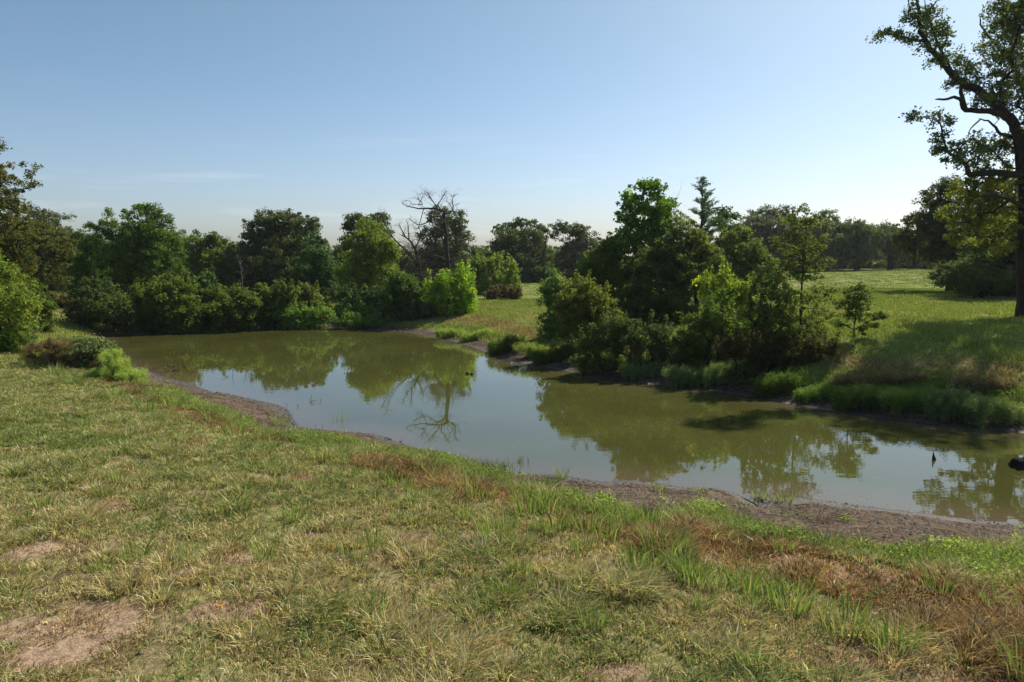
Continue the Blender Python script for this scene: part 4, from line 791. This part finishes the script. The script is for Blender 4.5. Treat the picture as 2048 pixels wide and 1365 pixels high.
# ------------------------------------------------------------------ bare and custom trees
def AT(pts, Y): return [at(p[0], p[1], Y + (p[2] if len(p) > 2 else 0)) for p in pts]
def twigs(s, ids, n, lmin, lmax, r, up=.3, gen=2):
    for _ in range(n):
        j = int(rng.choice(ids)); p = s.p[j]; d = rng.normal(size=3); d[2] = abs(d[2]) * up * 2 + rng.uniform(-.2, .4); d /= np.linalg.norm(d); Lh = rng.uniform(lmin, lmax)
        e = d + rng.normal(size=3) * .45
        c = s.chain([p, p + d * Lh * .5, p + d * Lh * .5 + e / np.linalg.norm(e) * Lh * .5], min(r, s.r[j] * .6), r * .3, parent=j, sub=2, wob=.3)
        if gen > 1: twigs(s, c, 2, lmin * .4, lmax * .5, r * .6, up, gen - 1)
def dead_tree():
    Y = 54; bx = at(895, 600, Y)[0]; foot = np.array([bx, Y, gz(bx, Y)])
    root = bpy.data.objects.new('dead_tree', None); COL.objects.link(root); root.location = foot
    tag(root, 'tall leafless dead tree with a crooked arm reaching left at its top', 'dead tree')
    s = Skel(); T = s.chain([foot - [0, 0, .3]] + AT([(898, 590), (897, 540), (893, 500), (892, 470), (889, 445), (888, 424)], Y), .26, .11, sub=3)
    def br(pts, r0, r1, n=0):
        j = s.nearest(at(pts[0][0], pts[0][1], Y)); P_ = AT(pts, Y); P_[0] = s.p[j]
        c = s.chain(P_, r0, r1, parent=j, sub=3, wob=.15)
        if n: twigs(s, c[2:], int(n * 2.2), .3, 1.0, .014)
        return c
    br([(888, 424), (876, 418, .3), (860, 417, .5), (842, 418, .8), (828, 416, 1), (815, 413, 1.2), (805, 408, 1.3)], .09, .018, 5)
    br([(842, 418), (845, 410, .5), (840, 402, .3), (833, 396, 0), (826, 394, -.2)], .04, .012, 3); br([(845, 410), (842, 400, .8), (846, 390, 1), (842, 384, 1)], .03, .01, 3)
    br([(828, 416), (823, 408, 1.2), (820, 403, 1.2), (810, 402, 1), (804, 409, 1)], .03, .01, 1)
    br([(872, 417), (869, 408, .2), (862, 398, .4), (857, 389, .5), (850, 384, .5)], .05, .012, 6); br([(862, 398), (855, 392, 0), (848, 388, 0)], .03, .01, 2)
    br([(876, 418), (876, 410, -.3), (882, 400, -.5), (886, 392, -.4), (890, 386, -.4)], .05, .012, 6)
    br([(889, 428), (895, 427, -.4), (905, 423, -.8), (913, 423, -1)], .06, .02, 3); br([(905, 423), (906, 414, -.8), (905, 405, -.9), (906, 396, -.9), (911, 391, -.9)], .045, .012, 5); br([(905, 420), (899, 408, -.5), (893, 402, -.4), (896, 394, -.3)], .03, .01, 3)
    br([(890, 442), (882, 436, -1), (872, 432, -1.4), (862, 438, -1.8), (852, 446, -2), (844, 449, -2.2), (835, 450, -2.4), (826, 444, -2.5), (820, 438, -2.5)], .07, .015, 6)
    br([(844, 449), (836, 456, -2), (828, 458, -2.2)], .035, .01, 4)
    br([(892, 470), (884, 462, .6), (874, 458, 1), (864, 468, 1.2), (850, 475, 1.5), (838, 486, 1.5)], .06, .012, 8)
    br([(893, 480), (905, 474, .6), (918, 476, 1), (932, 480, 1.2), (942, 484, 1.2)], .06, .012, 9)
    br([(895, 520), (880, 514, -.8), (862, 512, -1.2), (848, 508, -1.5), (838, 500, -1.6)], .07, .015, 8)
    br([(896, 522), (908, 520, -.6), (920, 521, -.9), (935, 530, -1), (945, 540, -1)], .07, .015, 7)
    br([(897, 545), (880, 548, -1), (862, 546, -1.6), (848, 555, -2), (840, 570, -2)], .08, .02, 9)
    twigs(s, T[4:], 60, .6, 2.2, .02)
    for p in [(860, 520), (850, 545), (870, 560), (835, 530), (925, 545), (880, 590)]:
        j = s.nearest(at(*p, Y)); twigs(s, [j], 22, .6, 2.0, .016)
    o = link(s.mesh('dead_tree_wood'), 'trunk', M_DEAD, root); o.location = -foot
dead_tree()
def leaning():
    Y = 58; bx = at(850, 600, Y)[0]; foot = np.array([bx, Y, gz(bx, Y)])
    root = bpy.data.objects.new('dead_tree', None); COL.objects.link(root); root.location = foot
    tag(root, 'low broken dead tree with bare limbs leaning left beside the tall dead one', 'dead tree')
    s = Skel(); T = s.chain([foot - [0, 0, .3]] + AT([(845, 570), (838, 530), (830, 498)], Y), .17, .11, sub=3)
    def br(pts, r0, r1, n):
        j = s.nearest(at(pts[0][0], pts[0][1], Y)); P_ = AT(pts, Y); P_[0] = s.p[j]; c = s.chain(P_, r0, r1, parent=j, sub=3, wob=.15); twigs(s, c[2:], n, .3, 1.1, .02); return c
    br([(830, 498), (822, 484), (812, 475), (802, 470)], .10, .03, 9); br([(820, 482), (817, 468), (816, 452), (812, 440)], .06, .012, 8); br([(812, 476), (804, 462), (800, 452), (798, 448)], .05, .012, 6)
    br([(838, 530), (815, 505, .5), (800, 490, .8), (785, 475, 1), (770, 460, 1.2), (758, 440, 1.4), (752, 428, 1.4)], .1, .015, 9); br([(785, 475), (770, 450, .8), (766, 430, .6), (757, 418, .5)], .04, .01, 6)
    br([(830, 498), (838, 480, -.5), (842, 466, -.6), (836, 455, -.6)], .06, .012, 8)
    twigs(s, T, 170, .8, 2.6, .018); 
    o = link(s.mesh('leaning_wood'), 'trunk', M_DEAD, root); o.location = -foot
leaning()
def snag(px, py0, py1, Y, label, r=.04, mat=None, n=14, name='dead_sapling', sp=.9):
    t = at(px, py1, Y); x = t[0]; z = gz(x, Y); foot = np.array([x, Y, z]); root = bpy.data.objects.new(name, None); COL.objects.link(root); root.location = foot; tag(root, label, 'dead tree')
    s = Skel(); T = s.chain([foot - [0, 0, .2], foot + (t - foot) * .5 + [.1, 0, 0], t], r, r * .3, sub=5); twigs(s, T[4:], n, sp * .5, sp * 1.5, r * .5, 1.4)
    o = link(s.mesh(name), 'trunk', mat or M_PALE, root); o.location = -foot
snag(480, 590, 522, 53.5, 'pale bare dead sapling in front of the dark woods left of the big oak', .04, n=16, sp=.9)
snag(1352, 470, 402, 39, 'thin bare dead top sticking out beside the tallest thicket tree', .035, M_DEAD, 12, sp=.8)
snag(740, 610, 592, 52, 'short pale dead stick standing at the head of the pond', .04, n=5, sp=.5)
snag(62, 720, 658, 25.5, 'thin grey dead stalk at the left edge beside the brush heap', .018, n=16, sp=.4)

# ------------------------------------------------------------------ the large tree at the right edge
def big_tree():
    Y = 32; bx = at(2052, 628, Y)[0]; foot = np.array([bx, Y, gz(bx, Y)])
    root = bpy.data.objects.new('post_oak_tree', None); COL.objects.link(root); root.location = foot
    tag(root, 'largest tree, with a thick dark trunk and crooked limbs at the right edge', 'tree')
    s = Skel(); T = s.chain([foot - [0, 0, .4]] + AT([(2054, 600), (2052, 520), (2056, 440), (2052, 360), (2046, 300), (2040, 272)], Y), .44, .30, sub=4)
    s.r[T[0]] = .62; s.r[T[1]] = .54
    def br(pts, r0, r1):
        j = s.nearest(at(pts[0][0], pts[0][1], Y + (pts[0][2] if len(pts[0]) > 2 else 0))); P_ = AT(pts, Y); P_[0] = s.p[j]; return s.chain(P_, r0, r1, parent=j, sub=3, wob=.12)
    br([(2040, 272), (2028, 248, 0), (2012, 228, -.2), (1978, 197, -.5), (1952, 180, -.6), (1926, 166, -.8), (1898, 142, -1), (1877, 114, -1), (1855, 89, -1), (1843, 62, -1), (1837, 31, -1), (1835, -5, -1), (1830, -40, -1)], 0.234, 0.035)
    br([(1855, 89), (1828, 80, -1.3), (1791, 71, -1.6), (1766, 66, -1.8), (1748, 74, -2)], 0.070, 0.014)
    br([(1889, 123), (1874, 83, -.4), (1858, 40, 0), (1850, 10, .2)], 0.070, 0.021)
    br([(2006, 222), (1997, 227, -.6), (1969, 222, -1), (1932, 221, -1.3), (1923, 203, -1.5), (1915, 196, -1.6), (1895, 197, -1.8), (1872, 200, -2)], 0.148, 0.035)
    br([(1932, 220, -1.3), (1924, 195, -1.2), (1921, 172, -1)], 0.094, 0.070)
    br([(2042, 285), (2028, 274, .4), (2000, 268, .8), (1991, 255, 1), (1975, 243, 1.2), (1957, 238, 1.4)], 0.101, 0.028); br([(1962, 240, 1.3), (1941, 258, 1.5), (1937, 277, 1.6)], 0.039, 0.010)
    br([(2050, 348), (2040, 348, -.4), (1985, 346, -1.4), (1941, 348, -2), (1935, 335, -2.2), (1917, 320, -2.4), (1895, 305, -2.6), (1878, 295, -2.8)], 0.172, 0.035)
    br([(1895, 305, -2.6), (1886, 277, -2.8), (1880, 246, -3), (1858, 237, -3.1), (1815, 231, -3.4)], 0.047, 0.010)
    br([(2046, 300), (2058, 250, 1), (2052, 190, 1.6), (2034, 145, 2), (2021, 123, 2.2), (1997, 95, 2.4), (1975, 71, 2.6), (1961, 49, 2.8), (1961, 34, 2.8)], 0.156, 0.021)
    br([(2052, 190, 1.6), (2075, 120, 1.5), (2062, 60, 1), (2048, 34, .8), (2025, 12, .6), (1995, -4, .6)], 0.109, 0.028)
    br([(2046, 300), (2090, 240, -1), (2130, 160, -1.5), (2150, 60, -1), (2140, -40, 0)], 0.218, 0.056); br([(2090, 240, -1), (2150, 260, -2), (2230, 220, -3)], 0.156, 0.042); br([(2056, 440), (2110, 380, .5), (2180, 360, 1), (2250, 380, 1.5)], 0.156, 0.042)
    br([(2052, 400), (2000, 420, 1.2), (1960, 450, 2), (1920, 470, 2.4)], 0.109, 0.021); br([(2052, 420), (2020, 400, -2), (1980, 390, -3.4), (1930, 400, -4.4)], 0.109, 0.021)
    att = lobe_pts([(1775, 66, 34, 9, .5, -1.8), (1752, 76, 10, 8, .5, -2), (1812, 78, 24, 12, .5, -1.4), (1835, 30, 28, 26, .65, -1), (1862, 45, 24, 30, .65, 0), (1880, 75, 24, 26, .6, -.5), (1852, 92, 16, 14, .5, -1), (1882, 118, 26, 16, .6, -1), (1905, 120, 22, 22, .6, -.5), (1930, 140, 26, 22, .6, -.5),
                    (1912, 160, 26, 14, .5, -1), (1950, 165, 26, 20, .55, -.3), (1965, 200, 26, 16, .5, -1), (1990, 190, 26, 30, .6, .5), (2010, 215, 26, 24, .5, 1), (1830, 232, 22, 8, .5, -3.4), (1866, 236, 20, 14, .5, -3), (1898, 240, 12, 14, .45, -2.6),
                    (1882, 272, 18, 16, .55, -2.8), (1880, 305, 22, 14, .6, -2.7), (1910, 295, 20, 18, .5, -2), (1905, 325, 26, 12, .55, -2.3), (1950, 290, 26, 22, .5, 0), (1980, 290, 30, 24, .6, 1), (2015, 290, 26, 26, .7, 1), (1945, 315, 30, 20, .6, -1),
                    (2000, 130, 34, 34, .6, 2), (2030, 170, 30, 34, .7, 2), (1975, 95, 22, 22, .5, 2.4), (2010, 60, 34, 30, .65, 1.5), (2040, 30, 34, 34, .7, 1), (1990, 20, 24, 22, .5, .7), (2040, 100, 30, 34, .7, 2),
                    (2100, 100, 70, 80, .4), (2120, 220, 80, 70, .4), (2200, 180, 90, 90, .3), (2080, 0, 80, 60, .7), (2150, -60, 100, 60, .3), (2200, 350, 90, 60, .3), (1850, -30, 50, 26, .5)], Y, .24, 2.0, .5)
    att2 = lobe_pts([(1990, 330, 40, 22, .8), (1950, 365, 40, 24, .9), (2000, 375, 46, 30, .9), (1915, 390, 32, 24, .8), (1960, 410, 50, 30, .9), (1895, 430, 28, 20, .8), (1930, 450, 40, 26, .9), (1985, 445, 46, 30, .9), (1905, 480, 26, 14, .7), (1950, 490, 34, 20, .8), (2000, 490, 36, 22, .8), (2030, 430, 30, 50, .8), (2100, 430, 60, 60, .7)], Y, .30, .85, .7)
    al = np.vstack([att, att2]); sub = al[rng.choice(len(al), min(800, len(al)), replace=False)]
    s.grow(sub, step=.45, rtip=.009, kpath=.12, wob=.2)
    o = link(s.mesh('big_tree_wood', minr=.006), 'trunk', M_BARK, root); o.location = -foot
    V1, C1 = clump_leaves(att, .30, 24, .07, [(0.105, 0.135, 0.046), (0.140, 0.173, 0.052), (0.084, 0.105, 0.039)], .55, .3, .8)
    V2, C2 = clump_leaves(att2, .30, 48, .075, GOLD, .55, .3, .8)
    link(leaf_mesh('big_tree_leaves', [V1 - foot, V2 - foot], [C1, C2]), 'crown', M_LEAF, root)
big_tree()
P('oak_tree', 'tall oak beyond the right edge beside the largest trunk', 'tree', 56, 2420, [(2400, 300, 120, 90), (2480, 370, 120, 80), (2330, 390, 90, 70), (2420, 460, 120, 60), (2310, 470, 90, 50)], OAK, tr=.45, rc=.5, leaf=.13, group=G4)

# ------------------------------------------------------------------ things in and by the water
def lump(name, label, cat, px, py, prof, mat, tilt=(0, 0), seed=1):
    """prof: (height, radius x, radius y) rings in metres"""
    x, y = water(px, py); n = 14; V, Fq = [], []; r_ = np.random.default_rng(seed)
    wob = 1 + .18 * r_.normal(size=n)
    for i, (h, rx, ry) in enumerate(prof):
        for j in range(n):
            t = j * 2 * math.pi / n; w_ = wob[j] * (1 + .06 * r_.normal()); V.append((math.cos(t) * rx * w_ + tilt[0] * max(h, 0), math.sin(t) * ry * w_ + tilt[1] * max(h, 0), h + (.03 * r_.normal() if i == len(prof) - 1 else 0)))
    for i in range(len(prof) - 1):
        for j in range(n): a_ = i * n + j; b_ = i * n + (j + 1) % n; Fq.append((a_, b_, b_ + n, a_ + n))
    V.append((tilt[0] * prof[-1][0], tilt[1] * prof[-1][0], prof[-1][0] - .02)); k = len(V) - 1; i = len(prof) - 1
    T = [(i * n + j, i * n + (j + 1) % n, k) for j in range(n)]
    o = link(npmesh(name, np.array(V), [np.array(Fq), np.array(T)], 4, smooth=False), name, mat, label=label, cat=cat); o.location = (x, y, 0); return o
lump('tree_stump', 'black rotted stump standing in the water at the right edge', 'stump', 2040, 934, [(-.4, .30, .3), (0, .27, .24), (.07, .22, .2), (.16, .19, .17), (.20, .14, .13), (.22, .08, .09)], M_CHAR, (-.05, 0), 3)
lump('snag_stub', 'small pointed black stub in the water left of the stump', 'stump', 1868, 920, [(-.3, .05, .05), (0, .045, .04), (.05, .04, .03), (.10, .025, .02), (.165, .004, .004)], M_CHAR, (-.18, 0), 4)
lump('snag_stub', 'tiny black stub in mid water below the dead tree', 'stump', 934, 749, [(-.3, .09, .06), (0, .08, .05), (.06, .07, .05), (.08, .04, .03)], M_CHAR, (.1, 0), 5)
lump('snag_stub', 'tiny black stub touching the mid water stub on its right', 'stump', 943, 750, [(-.3, .07, .06), (0, .06, .05), (.045, .05, .04), (.06, .03, .03)], M_CHAR, (0, 0), 6)
def driftwood(name, label, px, py, n, spread, Lm, r, leafy=0, mat=None):
    x, y = water(px, py); s = Skel(); root = bpy.data.objects.new(name, None); COL.objects.link(root); root.location = (x, y, 0); tag(root, label, 'driftwood')
    for _ in range(n):
        th = rng.uniform(0, 6.283); p = np.array([rng.normal() * spread, rng.normal() * spread * .5, -.05]); d = np.array([math.cos(th), math.sin(th), rng.uniform(.1, .7)]) * Lm * rng.uniform(.4, 1)
        c = s.chain([p, p + d * .5 + rng.normal(size=3) * .03, p + d], r, r * .4, sub=3, wob=.3); twigs(s, c[1:], 2, Lm * .1, Lm * .35, r * .5, 1)
    link(s.mesh(name), 'branch', mat or M_CHAR, root)
    if leafy:
        q = np.array(s.p); q = q[q[:, 2] > .03]; q = q[rng.choice(len(q), min(leafy, len(q)), replace=False)]
        V, C = clump_leaves(q, .07, 7, .03, [(0.224, 0.165, 0.078), (0.308, 0.255, 0.130), (0.140, 0.105, 0.052)], .5); link(leaf_mesh(name + '_leaves', [V], [C]), 'leaves', M_LEAF, root)
driftwood('fallen_branch', 'brown leafy fallen branch lying in the water by the near left mud', 335, 742, 9, .35, .8, .02, 30)
driftwood('fallen_branch', 'small pale leafy twig in the water right of the brown fallen branch', 397, 738, 4, .12, .3, .012, 8)
driftwood('drift_twig', 'thin dark twigs just breaking the water left of the big oak reflection', 475, 756, 3, .15, .7, .012)
driftwood('drift_twig', 'fine line of dark twigs in the water off the mud point', 620, 807, 8, .7, .35, .008)
driftwood('mud_root', 'dark root stub sticking from the mud at the small inlet', 1530, 1012, 5, .12, .5, .02)
driftwood('mud_root', 'dark bits of root on the mud point near the first bright weeds', 768, 882, 5, .2, .3, .018)
def reeds(px, py, n, spread, h, label, name='reed_clump', col=((.10, .15, .04), (.16, .2, .06))):
    x, y = ground(px, py)[:2] if py > 0 else water(px, -py); P_ = np.stack([x + rng.normal(size=n) * spread, y + rng.normal(size=n) * spread * .6], 1); z = np.maximum(terrain_cache(P_[:, 0], P_[:, 1]), -.05)
    hh = rng.uniform(.5, 1, n) * h; th = rng.uniform(0, 6.28, n); c = pick(list(col), [1, 1], n)
    V = blades(name, np.stack([P_[:, 0] - x, P_[:, 1] - y, z], 1), np.stack([np.cos(th), np.sin(th)], 1) * (hh * .35)[:, None], hh, rng.uniform(.008, .014, n), c)
    o = link(V, name, M_GRASS, label=label, cat='reeds', group='reed clumps at the near waterline'); o.location = (x, y, 0)
reeds(990, 948, 170, .22, .38, 'dark reed clump on the near bank below the green water')
reeds(1038, -925, 26, .14, .26, 'few thin reeds standing in the shallow water right of the dark reed clump')
reeds(1095, 975, 110, .2, .3, 'dark reed clump behind the largest bright grass tuft')
reeds(245, -716, 30, .1, .5, 'single leafy water weed rising beside the pale feathery mound', col=((.2, .3, .1), (.15, .22, .07)))
reeds(690, 858, 14, .15, .42, 'thin pale seed stalk group on the near bank against blue water', col=((.34, .38, .15), (.25, .3, .1)))
reeds(1615, 1090, 90, .5, .3, 'dark short reeds along the back of the bright weeds strip', col=((.09, .14, .04), (.14, .12, .05)))
def flower(px, py, label):
    c = ground(px, py); V, C = [], []; s = .011
    k = 5; cen = c + rng.normal(size=(k, 3)) * [.05, .05, .02] + [0, 0, .16]; Vv, Cc = clump_leaves(cen, .012, 6, s, [(.75, .45, .02), (.8, .5, .03), (.7, .38, .02)], .7, 1.5); foot = c
    root = bpy.data.objects.new('yellow_flower', None); COL.objects.link(root); root.location = c; tag(root, label, 'flower', 'yellow wildflowers')
    link(leaf_mesh('petals', [Vv - c], [Cc]), 'petals', M_LEAF, root)
    st = blades('stems', np.concatenate([cen[:, :2] - c[:2], np.zeros((k, 1))], 1), np.zeros((k, 2)), np.full(k, .16), np.full(k, .006), np.tile([(.12, .2, .04)], (k, 1))); link(st, 'stem', M_GRASS, root)
flower(1975, 1272, 'yellow wildflower in the brown thatch at the lower right')
flower(443, 1230, 'tiny yellow flower in the dry grass at the lower left')
def stones():
    c = ground(1765, 1245)
    for i in range(5):
        p = c + [rng.normal() * .12, rng.normal() * .06, 0]; r = rng.uniform(.02, .04); n = 8; V = []; 
        for h, q in ((-.01, 1), (r * .5, .9), (r * .8, .5)):
            for j in range(n): t = j * 6.283 / n; V.append((math.cos(t) * r * q * rng.uniform(.8, 1.2), math.sin(t) * r * q * rng.uniform(.8, 1.2), h))
        F4 = [(k * n + j, k * n + (j + 1) % n, (k + 1) * n + (j + 1) % n, (k + 1) * n + j) for k in range(2) for j in range(n)]; V.append((0, 0, r * .85)); F3 = [(2 * n + j, 2 * n + (j + 1) % n, 3 * n) for j in range(n)]
        m = M_STONE; o = link(npmesh('stone', np.array(V), [np.array(F4), np.array(F3)], 4, smooth=True), 'stone', m, label='small pale stone lying in the gap between dry grass and brown thatch', cat='stone', group='pale stones in the grass'); o.location = p
M_STONE, sn_, sb_ = base_mat('pale_stone'); sn1 = sn_.nodes.new('ShaderNodeTexNoise'); sn1.inputs['Scale'].default_value = 20; sr = sn_.nodes.new('ShaderNodeValToRGB'); sr.color_ramp.elements[0].color = (.25, .26, .24, 1); sr.color_ramp.elements[1].color = (.5, .52, .5, 1)
sn_.links.new(sn1.outputs[0], sr.inputs[0]); sn_.links.new(sr.outputs[0], sb_.inputs['Base Color']); sb_.inputs['Roughness'].default_value = .8
stones()

# ------------------------------------------------------------------ the thin haze of a warm day
def haze():
    a, b_, c = (-420, -60, -3.0), (420, 330, 26.0), None
    V = [(x, y, z) for x in (a[0], b_[0]) for y in (a[1], b_[1]) for z in (a[2], b_[2])]
    F = [(0, 1, 3, 2), (4, 6, 7, 5), (0, 4, 5, 1), (2, 3, 7, 6), (0, 2, 6, 4), (1, 5, 7, 3)]
    me = bpy.data.meshes.new('haze'); me.from_pydata(V, [], F); m = bpy.data.materials.new('haze'); m.use_nodes = True; n = m.node_tree; n.nodes.remove(n.nodes['Principled BSDF'])
    v = n.nodes.new('ShaderNodeVolumePrincipled'); v.inputs['Color'].default_value = (.86, .92, 1, 1); v.inputs['Density'].default_value = .00016; v.inputs['Anisotropy'].default_value = .3
    n.links.new(v.outputs[0], n.nodes['Material Output'].inputs['Volume']); link(me, 'haze', m, kind='stuff', label='thin pale summer haze over pond and meadow', cat='haze')
haze()
